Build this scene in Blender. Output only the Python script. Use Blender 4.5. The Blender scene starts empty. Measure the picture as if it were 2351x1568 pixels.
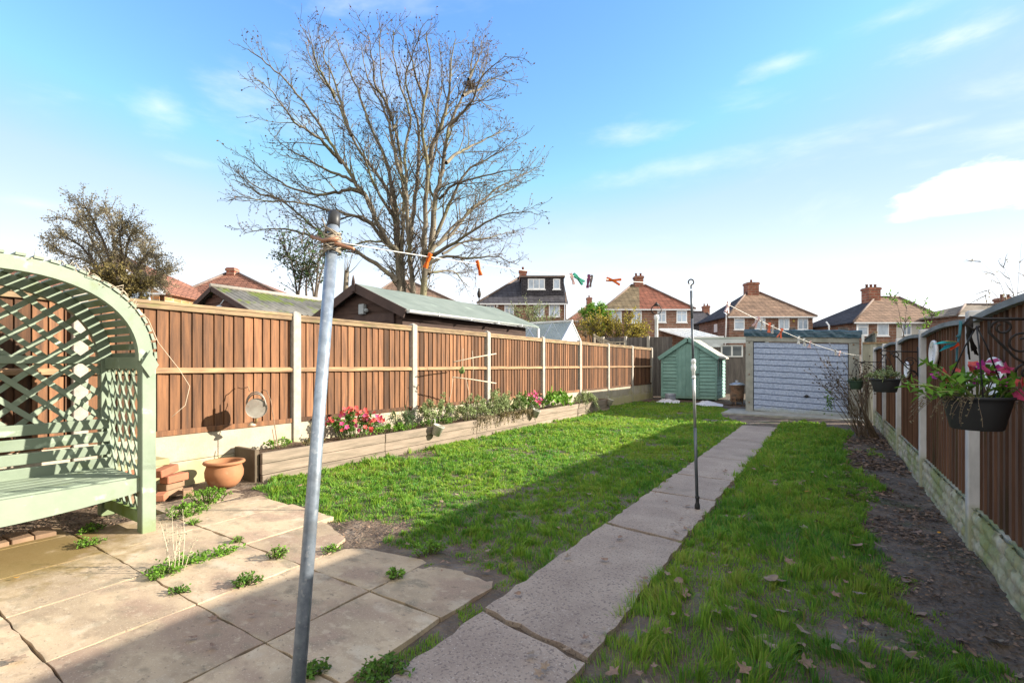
import bpy, math, random
import numpy as np
from mathutils import Vector, Matrix, Euler
random.seed(7); rng = np.random.default_rng(7)
S = bpy.context.scene; COL = S.collection
# ------------------------------------------------------------------ camera, sky, sun, exposure
TH = math.radians(33.15); CT, ST = math.cos(TH), math.sin(TH); H = 1.18; F = 1110.0
cam = bpy.data.objects.new("camera", bpy.data.cameras.new("camera")); COL.objects.link(cam)
cam.location = (0, 0, H); cam.rotation_euler = (math.pi/2, 0, TH)
cam.data.sensor_width = 36; cam.data.lens = 36*F/2351; cam.data.shift_y = 54/2351
cam.data.clip_start = .05; cam.data.clip_end = 3000; S.camera = cam
S.view_settings.view_transform = 'Standard'; S.view_settings.look = 'None'
S.view_settings.exposure = 1.48; S.view_settings.gamma = 1
SUN_EL, SUN_AZ = math.radians(21.0), math.radians(56.5)      # azimuth from +Y towards +X
sd = Vector((math.sin(SUN_AZ)*math.cos(SUN_EL), math.cos(SUN_AZ)*math.cos(SUN_EL), math.sin(SUN_EL)))
sun = bpy.data.objects.new("sun", bpy.data.lights.new("sun", 'SUN')); COL.objects.link(sun)
sun.rotation_euler = (-sd).to_track_quat('-Z', 'Y').to_euler(); sun.location = (20, 20, 30)
sun.data.energy = 4.9; sun.data.angle = math.radians(.55); sun.data.color = (1, .91, .76)
W = bpy.data.worlds.new("World"); S.world = W; W.use_nodes = True
def P(u, v, d):                       # point seen at photo pixel (u,v) at distance d along the view axis
    r = (u-1175.5)/F*d
    return Vector((r*CT-d*ST, r*ST+d*CT, H+(838-v)/F*d))
def G(u, v): return P(u, v, F*H/(v-838))
def make_sky():
    nt = W.node_tree; N, L = nt.nodes, nt.links; N.clear()
    def n(t, **k):
        q = N.new(t)
        for a, b in k.items(): setattr(q, a, b)
        return q
    sky = n('ShaderNodeTexSky', sky_type='NISHITA', sun_disc=False, sun_elevation=SUN_EL, sun_rotation=SUN_AZ, altitude=50, air_density=1.0, dust_density=.15, ozone_density=2.0)
    tc = n('ShaderNodeTexCoord'); sep = n('ShaderNodeSeparateXYZ'); L.new(tc.outputs['Generated'], sep.inputs[0])
    def math_(op, a, b=None, c=None):
        m = n('ShaderNodeMath', operation=op)
        for i, x in enumerate((a, b, c)):
            if x is None: continue
            if isinstance(x, (int, float)): m.inputs[i].default_value = x
            else: L.new(x, m.inputs[i])
        return m.outputs[0]
    def rng_(x, a, b, c, d, clamp=True):
        m = n('ShaderNodeMapRange', clamp=clamp, interpolation_type='SMOOTHSTEP'); L.new(x, m.inputs[0])
        for i, q in enumerate((a, b, c, d)): m.inputs[i+1].default_value = q
        return m.outputs[0]
    z = sep.outputs[2]
    mp = n('ShaderNodeMapping'); L.new(tc.outputs['Generated'], mp.inputs[0]); mp.inputs['Scale'].default_value = (1.0, 1.0, 3.2); mp.inputs['Location'].default_value = (.35, .1, .2)
    n1 = n('ShaderNodeTexNoise'); L.new(mp.outputs[0], n1.inputs[0]); n1.inputs['Scale'].default_value = 2.3; n1.inputs['Detail'].default_value = 9; n1.inputs['Roughness'].default_value = .58; n1.inputs['Distortion'].default_value = .35
    wisp = math_('MULTIPLY', rng_(n1.outputs[0], .54, .86, 0, .6), rng_(z, .02, .25, .6, 1))
    n2 = n('ShaderNodeTexNoise'); L.new(mp.outputs[0], n2.inputs[0]); n2.inputs['Scale'].default_value = 8; n2.inputs['Detail'].default_value = 8; n2.inputs['Roughness'].default_value = .6
    def blob(u, v, ru, rv, soft, gain):
        c = (P(u, v, 1)-Vector((0, 0, H))).normalized()
        R = Vector((CT, ST, 0)); fw = Vector((-ST, CT, 0)); q = math.atan2(c.dot(R), c.dot(fw))
        ax = (R*math.cos(q)-fw*math.sin(q)); up = c.cross(ax)*-1 if c.cross(ax).z < 0 else c.cross(ax)
        def dot(vec):
            m = n('ShaderNodeVectorMath', operation='DOT_PRODUCT'); L.new(tc.outputs['Generated'], m.inputs[0]); m.inputs[1].default_value = vec; return m.outputs['Value']
        k = math.cos(math.atan((u-1175.5)/F))
        a = math_('DIVIDE', dot(ax), ru/F*k*k); b = math_('DIVIDE', math_('SUBTRACT', dot(up), 0), rv/F*k)
        r = math_('SQRT', math_('ADD', math_('MULTIPLY', a, a), math_('MULTIPLY', b, b)))
        r = math_('ADD', r, math_('MULTIPLY', math_('SUBTRACT', n2.outputs[0], .5), 2.4))
        front = math_('GREATER_THAN', dot(c), 0)
        return math_('MULTIPLY', math_('MULTIPLY', rng_(r, 1-soft, 1, 1, 0), gain), front)
    cl = wisp
    for b in ((2270, 425, 235, 62, .5, 1.0), (2210, 470, 200, 25, .6, .8), (2190, 85, 170, 45, 1.8, .85), (2050, 40, 150, 25, 2, .5), (2130, 290, 150, 18, 2, .45), (365, 245, 95, 60, 2.2, .75), (560, 230, 130, 85, 2.4, .75), (420, 370, 120, 18, 2, .4), (90, 470, 160, 20, 2, .4), (1790, 150, 120, 25, 1.4, .4), (1440, 310, 110, 35, 1.5, .4), (1600, 380, 330, 40, 1.6, .35)):
        cl = math_('MAXIMUM', cl, blob(*b))
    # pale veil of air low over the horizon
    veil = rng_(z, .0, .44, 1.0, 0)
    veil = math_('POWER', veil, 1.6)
    hs = n('ShaderNodeHueSaturation'); hs.inputs['Saturation'].default_value = 1.22; hs.inputs['Hue'].default_value = .512; hs.inputs['Value'].default_value = 1.22; L.new(sky.outputs[0], hs.inputs['Color'])
    dk = n('ShaderNodeMix', data_type='RGBA', blend_type='DARKEN'); dk.inputs[0].default_value = 1; L.new(hs.outputs[0], dk.inputs[6]); dk.inputs[7].default_value = (1.3, 1.95, 2.7, 1)
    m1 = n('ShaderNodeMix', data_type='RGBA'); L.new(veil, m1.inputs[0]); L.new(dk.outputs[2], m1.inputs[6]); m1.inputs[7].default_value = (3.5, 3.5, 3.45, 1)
    m2 = n('ShaderNodeMix', data_type='RGBA'); L.new(cl, m2.inputs[0]); L.new(m1.outputs[2], m2.inputs[6]); m2.inputs[7].default_value = (3.2, 3.25, 3.3, 1)
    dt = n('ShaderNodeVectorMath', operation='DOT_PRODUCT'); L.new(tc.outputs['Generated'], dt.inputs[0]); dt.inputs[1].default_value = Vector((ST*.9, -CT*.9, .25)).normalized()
    sky_fill = math_('MULTIPLY', rng_(math_('ADD', dt.outputs['Value'], math_('MULTIPLY', n2.outputs[0], .3)), .15, .65, 0, 1), rng_(z, -.02, .05, 0, 1))      # unseen bright patch added behind the viewer to lift the shade
    m3 = n('ShaderNodeMix', data_type='RGBA'); L.new(sky_fill, m3.inputs[0]); L.new(m2.outputs[2], m3.inputs[6]); m3.inputs[7].default_value = (3.9, 3.8, 3.5, 1)
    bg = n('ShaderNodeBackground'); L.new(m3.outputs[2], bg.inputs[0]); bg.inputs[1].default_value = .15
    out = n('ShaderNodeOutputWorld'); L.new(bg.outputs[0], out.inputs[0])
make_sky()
# ------------------------------------------------------------------ mesh helper
class MB:
    def __init__(s): s.v = []; s.f = []; s.t = []; s.sm = []
    def add(s, vs, fs, tint=None, smooth=False):
        o = len(s.v); s.v.extend([tuple(p) for p in vs])
        tv = random.random() if tint is None else tint
        for f in fs: s.f.append(tuple(i+o for i in f)); s.t.append(tv); s.sm.append(smooth)
        return s
    def box(s, x0, y0, z0, x1, y1, z1, tint=None):
        a = [(x0,y0,z0),(x1,y0,z0),(x1,y1,z0),(x0,y1,z0),(x0,y0,z1),(x1,y0,z1),(x1,y1,z1),(x0,y1,z1)]
        return s.add(a, [(0,3,2,1),(4,5,6,7),(0,1,5,4),(1,2,6,5),(2,3,7,6),(3,0,4,7)], tint)
    def obox(s, c, size, M=None, tint=None):
        hx, hy, hz = [q/2 for q in size]; M = M or Matrix.Identity(3); c = Vector(c)
        a = [c+M@Vector(p) for p in ((-hx,-hy,-hz),(hx,-hy,-hz),(hx,hy,-hz),(-hx,hy,-hz),(-hx,-hy,hz),(hx,-hy,hz),(hx,hy,hz),(-hx,hy,hz))]
        return s.add(a, [(0,3,2,1),(4,5,6,7),(0,1,5,4),(1,2,6,5),(2,3,7,6),(3,0,4,7)], tint)
    def bar(s, a, b, w, h, up=(0,0,1), tint=None):           # beam from a to b, w sideways, h along up
        a, b = Vector(a), Vector(b); x = (b-a).normalized(); up = Vector(up); y = up.cross(x)
        if y.length < 1e-4: y = Vector((0,1,0)).cross(x)
        y.normalize(); z = x.cross(y)
        return s.obox((a+b)/2, ((b-a).length, w, h), Matrix((x,y,z)).transposed(), tint)
    def tube(s, pts, r, n=8, tint=None, cap=True, smooth=True):
        pts = [Vector(p) for p in pts]; m = len(pts)
        rr = [r]*m if isinstance(r, (int, float)) else list(r)
        if len(rr) == 2 and m > 2: rr = [rr[0]+(rr[1]-rr[0])*i/(m-1) for i in range(m)]
        vs = []; u = None
        for i, p in enumerate(pts):
            t = (pts[min(i+1, m-1)]-pts[max(i-1, 0)])
            t = t.normalized() if t.length > 1e-9 else Vector((0,0,1))
            if u is None: u = t.orthogonal().normalized()
            else:
                u = u-t*u.dot(t); u = u.normalized() if u.length > 1e-6 else t.orthogonal().normalized()
            w = t.cross(u)
            for k in range(n):
                a = 2*math.pi*k/n; vs.append(p+(u*math.cos(a)+w*math.sin(a))*rr[i])
        fs = [(i*n+k, i*n+(k+1)%n, (i+1)*n+(k+1)%n, (i+1)*n+k) for i in range(m-1) for k in range(n)]
        if cap: fs += [tuple(range(n-1, -1, -1)), tuple(range((m-1)*n, m*n))]
        return s.add(vs, fs, tint, smooth)
    def lathe(s, prof, c=(0,0,0), n=24, M=None, tint=None, smooth=True, sx=1, sy=1):
        c = Vector(c); M = M or Matrix.Identity(3); vs = []
        for r, z in prof:
            for k in range(n):
                a = 2*math.pi*k/n; vs.append(c+M@Vector((r*sx*math.cos(a), r*sy*math.sin(a), z)))
        m = len(prof)
        fs = [(i*n+k, i*n+(k+1)%n, (i+1)*n+(k+1)%n, (i+1)*n+k) for i in range(m-1) for k in range(n)]
        if prof[0][0] > 1e-4 and prof[0] != prof[-1]: fs.append(tuple(range(n-1, -1, -1)))
        if prof[-1][0] > 1e-4 and prof[0] != prof[-1]: fs.append(tuple(range((m-1)*n, m*n)))
        return s.add(vs, fs, tint, smooth)
    def prism(s, poly, off, tint=None):                       # planar polygon (3d points) extruded by off
        off = Vector(off); n = len(poly); a = [Vector(p) for p in poly]
        return s.add(a+[p+off for p in a], [tuple(range(n-1,-1,-1)), tuple(range(n, 2*n))]+[(i, (i+1)%n, n+(i+1)%n, n+i) for i in range(n)], tint)
    def leaf(s, p, d, nrm, L, w, fold=.25, tint=None):
        d = d.normalized(); side = d.cross(nrm)
        side = side.normalized() if side.length > 1e-6 else d.orthogonal().normalized()
        up = side.cross(d)
        a = p; b = p+d*L*.45+side*w/2+up*w*fold; c = p+d*L; e = p+d*L*.45-side*w/2+up*w*fold; m = p+d*L*.5
        return s.add([a, b, c, e, m], [(0, 1, 4), (1, 2, 4), (2, 3, 4), (3, 0, 4)], tint)
def rv():
    while 1:
        v = Vector((random.uniform(-1,1), random.uniform(-1,1), random.uniform(-1,1)))
        if .05 < v.length < 1: return v.normalized()
def mesh_obj(name, mb, mat, parent=None, bevel=0, local=False):
    me = bpy.data.meshes.new(name); inv = None
    vs = mb.v
    if parent is not None and not local:
        mw = world_of(parent).inverted(); vs = [tuple(mw@Vector(p)) for p in vs]
    me.from_pydata(vs, [], mb.f); me.update()
    at = me.attributes.new('tint', 'FLOAT', 'FACE'); at.data.foreach_set('value', mb.t)
    me.polygons.foreach_set('use_smooth', mb.sm)
    me.materials.append(mat)
    o = bpy.data.objects.new(name, me); COL.objects.link(o)
    if parent is not None: o.parent = parent
    if bevel:
        b = o.modifiers.new('bevel', 'BEVEL'); b.width = bevel; b.segments = 1; b.limit_method = 'ANGLE'
    return o
def world_of(o):
    m = Matrix.LocRotScale(o.location, o.rotation_euler, o.scale)
    return world_of(o.parent)@m if o.parent else m
def tag(o, label=None, cat=None, group=None, kind=None):
    if label: o['label'] = label
    if cat: o['category'] = cat
    if group: o['group'] = group
    if kind: o['kind'] = kind
    return o
def thing(name, label, cat, loc=(0,0,0), rotz=0, group=None):
    o = bpy.data.objects.new(name, None); COL.objects.link(o); o.location = loc; o.rotation_euler = (0,0,rotz); o.empty_display_size = .1
    return tag(o, label, cat, group)
def solo(name, mb, mat, label, cat, loc, group=None, bevel=0):   # a thing that is one mesh, origin at loc
    lv = Vector(loc); q = MB(); q.v = [tuple(Vector(p)-lv) for p in mb.v]; q.f, q.t, q.sm = mb.f, mb.t, mb.sm
    o = mesh_obj(name, q, mat, None, bevel); o.location = lv
    return tag(o, label, cat, group)
def copy_tree(o, parent=None):
    c = o.copy(); COL.objects.link(c); c.parent = parent
    for ch in o.children: copy_tree(ch, c)
    return c
# ------------------------------------------------------------------ materials
def C(*a): return (a[0], a[1], a[2], 1)
def M(name, c1, c2=None, c3=None, scale=6, stretch=(1,1,1), rough=.85, bump=.25, bscale=None, tint=0., metal=0, lo=.36, hi=.64, detail=7, spots=None, spec=.3, translucent=0, attr='tint', bdist=.01, grit=0, zstain=None):
    m = bpy.data.materials.new(name); m.use_nodes = True; nt = m.node_tree; N, L = nt.nodes, nt.links
    b = N['Principled BSDF']; b.inputs['Roughness'].default_value = rough; b.inputs['Metallic'].default_value = metal; b.inputs['Specular IOR Level'].default_value = spec
    tc = N.new('ShaderNodeTexCoord'); mp = N.new('ShaderNodeMapping'); L.new(tc.outputs['Object'], mp.inputs[0]); mp.inputs['Scale'].default_value = stretch
    at = N.new('ShaderNodeAttribute'); at.attribute_name = attr
    if tint:                                            # shift the grain from board to board
        av = N.new('ShaderNodeVectorMath'); av.operation = 'MULTIPLY_ADD'; L.new(at.outputs['Fac'], av.inputs[0]); av.inputs[1].default_value = (37, 53, 41); L.new(mp.outputs[0], av.inputs[2]); vec = av.outputs[0]
    else: vec = mp.outputs[0]
    nz = N.new('ShaderNodeTexNoise'); L.new(vec, nz.inputs[0]); nz.inputs['Scale'].default_value = scale; nz.inputs['Detail'].default_value = detail; nz.inputs['Roughness'].default_value = .62
    rp = N.new('ShaderNodeValToRGB'); L.new(nz.outputs[0], rp.inputs[0]); e = rp.color_ramp.elements
    c2 = c2 or tuple(x*.7 for x in c1)
    e[0].position = lo; e[0].color = C(*c1); e[1].position = hi; e[1].color = C(*c2)
    if c3: q = e.new((lo+hi)/2); q.color = C(*c3)
    col = rp.outputs[0]
    def mixc(fac, a, cc, mode='MIX'):
        x = N.new('ShaderNodeMix'); x.data_type = 'RGBA'; x.blend_type = mode
        if isinstance(fac, float): x.inputs[0].default_value = fac
        else: L.new(fac, x.inputs[0])
        L.new(a, x.inputs[6])
        if isinstance(cc, tuple): x.inputs[7].default_value = C(*cc)
        else: L.new(cc, x.inputs[7])
        return x.outputs[2]
    def mr(x, a, b_, c, d):
        q = N.new('ShaderNodeMapRange'); L.new(x, q.inputs[0])
        for i, y in enumerate((a, b_, c, d)): q.inputs[i+1].default_value = y
        return q.outputs[0]
    for sp in (spots or []):                            # (colour, scale, threshold, softness, amount)
        n2 = N.new('ShaderNodeTexNoise'); L.new(vec if sp[1] < 40 else tc.outputs['Object'], n2.inputs[0]); n2.inputs['Scale'].default_value = sp[1]; n2.inputs['Detail'].default_value = 4
        col = mixc(mr(n2.outputs[0], sp[2], sp[2]+sp[3], 0, sp[4]), col, sp[0])
    if zstain:                                          # green algae or dirt rising from the foot, own ragged outline
        sx = N.new('ShaderNodeSeparateXYZ'); L.new(tc.outputs['Object'], sx.inputs[0]); n3 = N.new('ShaderNodeTexNoise'); L.new(tc.outputs['Object'], n3.inputs[0]); n3.inputs['Scale'].default_value = 7
        ad = N.new('ShaderNodeMath'); ad.operation = 'MULTIPLY_ADD'; L.new(n3.outputs[0], ad.inputs[0]); ad.inputs[1].default_value = -zstain[2]; L.new(sx.outputs[2], ad.inputs[2])
        col = mixc(mr(ad.outputs[0], zstain[1]-zstain[2]*.5-.06, zstain[1]-zstain[2]*.5+.06, zstain[3], 0), col, zstain[0])
    if tint:
        v = mr(at.outputs['Fac'], 0, 1, 1-tint, 1+tint); cb = N.new('ShaderNodeCombineColor')
        for i in range(3): L.new(v, cb.inputs[i])
        col = mixc(1.0, col, cb.outputs[0], 'MULTIPLY')
    L.new(col, b.inputs['Base Color'])
    if bump:
        bp = N.new('ShaderNodeBump'); bp.inputs['Strength'].default_value = bump; bp.inputs['Distance'].default_value = bdist
        if bscale:
            n4 = N.new('ShaderNodeTexNoise'); L.new(vec, n4.inputs[0]); n4.inputs['Scale'].default_value = bscale; n4.inputs['Detail'].default_value = 5; L.new(n4.outputs[0], bp.inputs['Height'])
        else: L.new(nz.outputs[0], bp.inputs['Height'])
        L.new(bp.outputs[0], b.inputs['Normal'])
    if translucent:
        tr = N.new('ShaderNodeBsdfTranslucent'); L.new(col, tr.inputs[0]); mx = N.new('ShaderNodeMixShader'); mx.inputs[0].default_value = translucent
        L.new(b.outputs[0], mx.inputs[1]); L.new(tr.outputs[0], mx.inputs[2]); L.new(mx.outputs[0], N['Material Output'].inputs[0])
    return m
def tiles(name, c1, c2, mortar, bw, bh, msize=.02, rough=.9, kind='wall', vary=None, bump=.3):
    m = bpy.data.materials.new(name); m.use_nodes = True; nt = m.node_tree; N, L = nt.nodes, nt.links
    b = N['Principled BSDF']; b.inputs['Roughness'].default_value = rough; b.inputs['Specular IOR Level'].default_value = .25
    tc = N.new('ShaderNodeTexCoord'); sx = N.new('ShaderNodeSeparateXYZ'); L.new(tc.outputs['Object'], sx.inputs[0])
    ad = N.new('ShaderNodeMath'); L.new(sx.outputs[0], ad.inputs[0]); L.new(sx.outputs[1], ad.inputs[1])
    cb = N.new('ShaderNodeCombineXYZ'); L.new(ad.outputs[0], cb.inputs[0]); L.new(sx.outputs[2], cb.inputs[1])
    br = N.new('ShaderNodeTexBrick'); L.new(cb.outputs[0], br.inputs[0]); br.inputs['Scale'].default_value = 1
    br.inputs['Color1'].default_value = C(*c1); br.inputs['Color2'].default_value = C(*c2); br.inputs['Mortar'].default_value = C(*mortar)
    br.inputs['Brick Width'].default_value = bw; br.inputs['Row Height'].default_value = bh; br.inputs['Mortar Size'].default_value = msize
    nz = N.new('ShaderNodeTexNoise'); L.new(tc.outputs['Object'], nz.inputs[0]); nz.inputs['Scale'].default_value = 1.1; nz.inputs['Detail'].default_value = 8; nz.inputs['Roughness'].default_value = .7
    mr = N.new('ShaderNodeMapRange'); L.new(nz.outputs[0], mr.inputs[0]); mr.inputs[1].default_value = .35; mr.inputs[2].default_value = .65; mr.inputs[3].default_value = .62; mr.inputs[4].default_value = 1.25
    cc = N.new('ShaderNodeCombineColor')
    for i in range(3): L.new(mr.outputs[0], cc.inputs[i])
    mx = N.new('ShaderNodeMix'); mx.data_type = 'RGBA'; mx.blend_type = 'MULTIPLY'; mx.inputs[0].default_value = 1; L.new(br.outputs[0], mx.inputs[6]); L.new(cc.outputs[0], mx.inputs[7])
    L.new(mx.outputs[2], b.inputs['Base Color'])
    bp = N.new('ShaderNodeBump'); bp.inputs['Strength'].default_value = bump; bp.inputs['Distance'].default_value = .02; L.new(br.outputs['Fac'], bp.inputs['Height']); bp.invert = True; L.new(bp.outputs[0], b.inputs['Normal'])
    return m
def glass_mat(name, col=(.35,.42,.5), rough=.08, alpha=1.0):
    m = M(name, col, tuple(x*.6 for x in col), scale=.9, rough=rough, bump=0, spec=.9)
    if alpha < 1:
        N, L = m.node_tree.nodes, m.node_tree.links
        tr = N.new('ShaderNodeBsdfTransparent'); mx = N.new('ShaderNodeMixShader'); mx.inputs[0].default_value = alpha
        L.new(tr.outputs[0], mx.inputs[1]); L.new(N['Principled BSDF'].outputs[0], mx.inputs[2]); L.new(mx.outputs[0], N['Material Output'].inputs[0])
    return m
wood = M('stained fence boards', (.215,.10,.046), (.062,.033,.02), (.14,.066,.033), scale=2.2, stretch=(9,9,.8), rough=.8, bump=.35, bscale=9, tint=.58, lo=.3, hi=.7, spots=[((.06,.04,.03), 3, .6, .12, .6)])
railw = M('weathered rail wood', (.36,.22,.12), (.16,.10,.06), scale=3, stretch=(8,1,8), tint=.2, bump=.3)
capw = M('mossy cap rail wood', (.29,.205,.12), (.16,.11,.07), scale=4, stretch=(3,1,3), tint=.15, spots=[((.16,.16,.06), 6, .55, .15, .6)])
conc = M('concrete post', (.37,.34,.30), (.28,.255,.225), scale=14, bump=.3, bscale=90, bdist=.004, spots=[((.25,.23,.19), 120, .58, .08, .7), ((.62,.58,.5), 140, .6, .08, .7)], zstain=((.30,.28,.12), .35, .25, .5))
gravel = M('cream concrete gravel board', (.44,.385,.30), (.33,.285,.22), scale=3.5, bump=.35, bscale=70, bdist=.004, tint=.08, spots=[((.30,.26,.18), 110, .57, .08, .65), ((.36,.33,.12), 2.6, .55, .16, .55), ((.27,.24,.17), 9, .64, .1, .5)], zstain=((.34,.30,.12), .22, .3, .6))
rwood = M('dark brown fence boards', (.20,.105,.066), (.08,.045,.032), (.14,.074,.048), scale=2.0, stretch=(9,9,.6), rough=.82, bump=.3, bscale=8, tint=.35, lo=.3, hi=.7, spots=[((.03,.05,.02), 1.7, .6, .12, .5)])
rcap = M('grey weathered cap', (.25,.27,.28), (.15,.16,.16), scale=4, stretch=(6,1,6), tint=.1)
wpost = M('pale painted post', (.62,.60,.60), (.46,.45,.45), scale=9, stretch=(1,1,.4), bump=.12, zstain=((.25,.27,.12), .28, .3, .7))
rock = M('mossy rock faced board', (.56,.52,.41), (.36,.33,.25), scale=9, bump=.7, bscale=22, bdist=.02, spots=[((.24,.28,.10), 3, .38, .25, .85), ((.16,.15,.11), 17, .58, .12, .6)])
green = M('pale green painted timber', (.225,.27,.205), (.175,.22,.165), scale=3, rough=.6, bump=.2, bscale=14, tint=.12, spots=[((.17,.20,.10), 6, .59, .12, .7), ((.52,.62,.48), 9, .63, .08, .5)], zstain=((.15,.19,.07), .09, .12, .65))
teal = M('teal painted boards', (.19,.335,.305), (.14,.265,.24), scale=3, rough=.7, bump=.2, bscale=15, tint=.12, spots=[((.20,.36,.31), 7, .6, .1, .5)], zstain=((.12,.17,.10), .12, .15, .6))
felt = M('pale roof felt', (.42,.40,.35), (.28,.27,.23), scale=6, bump=.3, spots=[((.20,.18,.14), 9, .6, .06, .8)])
gfelt = M('green mineral felt', (.165,.195,.178), (.12,.148,.135), scale=1.6, bump=.3, bscale=120, bdist=.003, spots=[((.33,.40,.34), 3, .6, .2, .5)])
gdoor = M('flaky grey painted door', (.33,.40,.57), (.25,.31,.46), scale=22, rough=.55, bump=.15, lo=.44, hi=.56, spots=[((.52,.57,.70), 30, .54, .08, .55), ((.20,.24,.34), 38, .62, .06, .4)], zstain=((.30,.32,.20), .10, .18, .5))
gconc = M('old garage concrete', (.33,.33,.31), (.22,.225,.21), scale=5, bump=.35, bscale=60, bdist=.004, spots=[((.24,.25,.17), 3, .58, .15, .6)])
tarp = M('dark blue roof sheet', (.018,.05,.085), (.03,.085,.13), scale=7, stretch=(1,1,3), rough=.38, bump=.7, bscale=9, bdist=.03, spec=.5)
bedw = M('grey sleeper wood', (.265,.21,.165), (.16,.13,.10), (.22,.175,.135), scale=3, stretch=(8,.8,8), tint=.16, bump=.3, bscale=10)
soil = M('brown soil', (.115,.072,.045), (.055,.035,.024), scale=14, bump=.8, bscale=35, bdist=.02)
terra = M('terracotta', (.36,.165,.08), (.27,.12,.06), scale=4, rough=.75, bump=.15, spots=[((.50,.36,.24), 5, .58, .15, .6), ((.26,.15,.08), 9, .63, .1, .5)])
brickr = M('red brick clay', (.40,.16,.09), (.30,.12,.07), scale=9, tint=.2, bump=.4)
brickb = M('old brown brick', (.27,.175,.11), (.20,.13,.085), scale=9, tint=.2, bump=.4)
galv = M('galvanised steel', (.31,.36,.43), (.20,.24,.295), scale=30, rough=.42, bump=.05, metal=.55, spots=[((.45,.48,.52), 45, .6, .05, .6), ((.16,.17,.19), 7, .58, .1, .5)], spec=.5)
black = M('black plastic', (.018,.019,.022), (.03,.03,.034), rough=.45, bump=.05)
basket = M('dark grey plastic bowl', (.028,.03,.036), (.045,.046,.05), scale=4, rough=.55, bump=.05)
iron = M('black wrought iron', (.022,.021,.022), (.04,.032,.028), scale=20, rough=.6, metal=.3)
rust = M('rusty steel', (.20,.105,.065), (.10,.075,.06), (.26,.17,.11), scale=7, rough=.8, bump=.3)
copper = M('old copper pipe', (.42,.20,.11), (.27,.16,.11), scale=14, rough=.5, metal=.5)
ropem = M('frayed grey rope', (.30,.25,.19), (.20,.17,.13), scale=60, bump=.4)
white = M('white plastic', (.74,.75,.75), (.64,.65,.66), scale=6, rough=.5, bump=.05)
offwhite = M('chalky white paint', (.86,.85,.86), (.72,.71,.72), scale=8, rough=.8, spots=[((.22,.19,.17), 14, .66, .05, .8)])
greypot = M('pale plastic pot', (.50,.49,.42), (.42,.41,.35), scale=5, rough=.6, bump=.05)
cane = M('pale cane', (.55,.47,.36), (.42,.35,.26), scale=12)
bsh = M('dark brown shed boards', (.075,.045,.036), (.045,.028,.023), scale=3, stretch=(1,1,5), tint=.25, bump=.3)
bsh2 = M('brown bargeboard', (.085,.055,.048), (.06,.04,.036), scale=5, tint=.1)
corr = M('corrugated asbestos sheet', (.15,.147,.137), (.085,.085,.08), scale=3, bump=.3, spots=[((.12,.155,.03), 1.1, .52, .06, .9), ((.09,.09,.07), 3, .58, .1, .7)])
creamwall = M('cream painted wall', (.62,.58,.48), (.5,.46,.38), scale=3)
def leafm(name, a, b, tr=.35, tint=.35): return M(name, a, b, scale=3, rough=.6, bump=0, tint=tint, translucent=tr, spec=.25)
lf_mid = leafm('mid green leaves', (.13,.25,.035), (.07,.155,.025))
lf_bright = leafm('bright green leaves', (.19,.36,.04), (.11,.24,.03))
lf_grey = leafm('grey green leaves', (.36,.43,.20), (.21,.26,.11))
lf_dark = leafm('dark green leaves', (.06,.11,.035), (.035,.07,.025), tr=.25)
lf_yel = leafm('autumn yellow leaves', (.42,.32,.05), (.22,.21,.04))
lf_olive = leafm('olive brown leaves', (.34,.29,.17), (.20,.17,.11), tr=.35)
lf_ivy = leafm('sunny ivy leaves', (.22,.17,.06), (.11,.095,.035), tr=.25)
lf_brown = leafm('brown clinging leaves', (.17,.10,.07), (.09,.055,.04), tr=.2)
dryleaf = leafm('dry fallen leaf', (.27,.175,.12), (.15,.095,.07), tr=.1, tint=.4)
dryleaf2 = leafm('pale fallen leaf', (.36,.27,.19), (.24,.175,.13), tr=.1, tint=.3)
yleaf = leafm('yellow fallen leaf', (.65,.34,.03), (.50,.20,.02), tr=.15)
petal_r = leafm('coral red petals', (.62,.045,.05), (.55,.14,.12), tr=.25, tint=.3)
petal_p = leafm('pink petals', (.65,.07,.16), (.60,.10,.30), tr=.25, tint=.2)
petal_m = leafm('magenta petals', (.55,.06,.36), (.45,.04,.28), tr=.25, tint=.2)
stem = M('green stems', (.13,.15,.05), (.08,.08,.035), scale=8)
dry = M('dry stems', (.20,.15,.10), (.11,.08,.06), scale=9, tint=.2)
drydark = M('dark seed heads', (.035,.027,.025), (.06,.045,.035), scale=9)
bark = M('pale grey bark', (.20,.17,.13), (.095,.083,.064), scale=3.5, stretch=(1,1,.5), bump=.5, spots=[((.16,.17,.06), 1.2, .52, .15, .6)])
bark2 = M('brown bark', (.12,.095,.075), (.07,.058,.048), scale=5, bump=.4)
twigm = M('dark twigs', (.13,.105,.085), (.08,.066,.056), scale=4)
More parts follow.
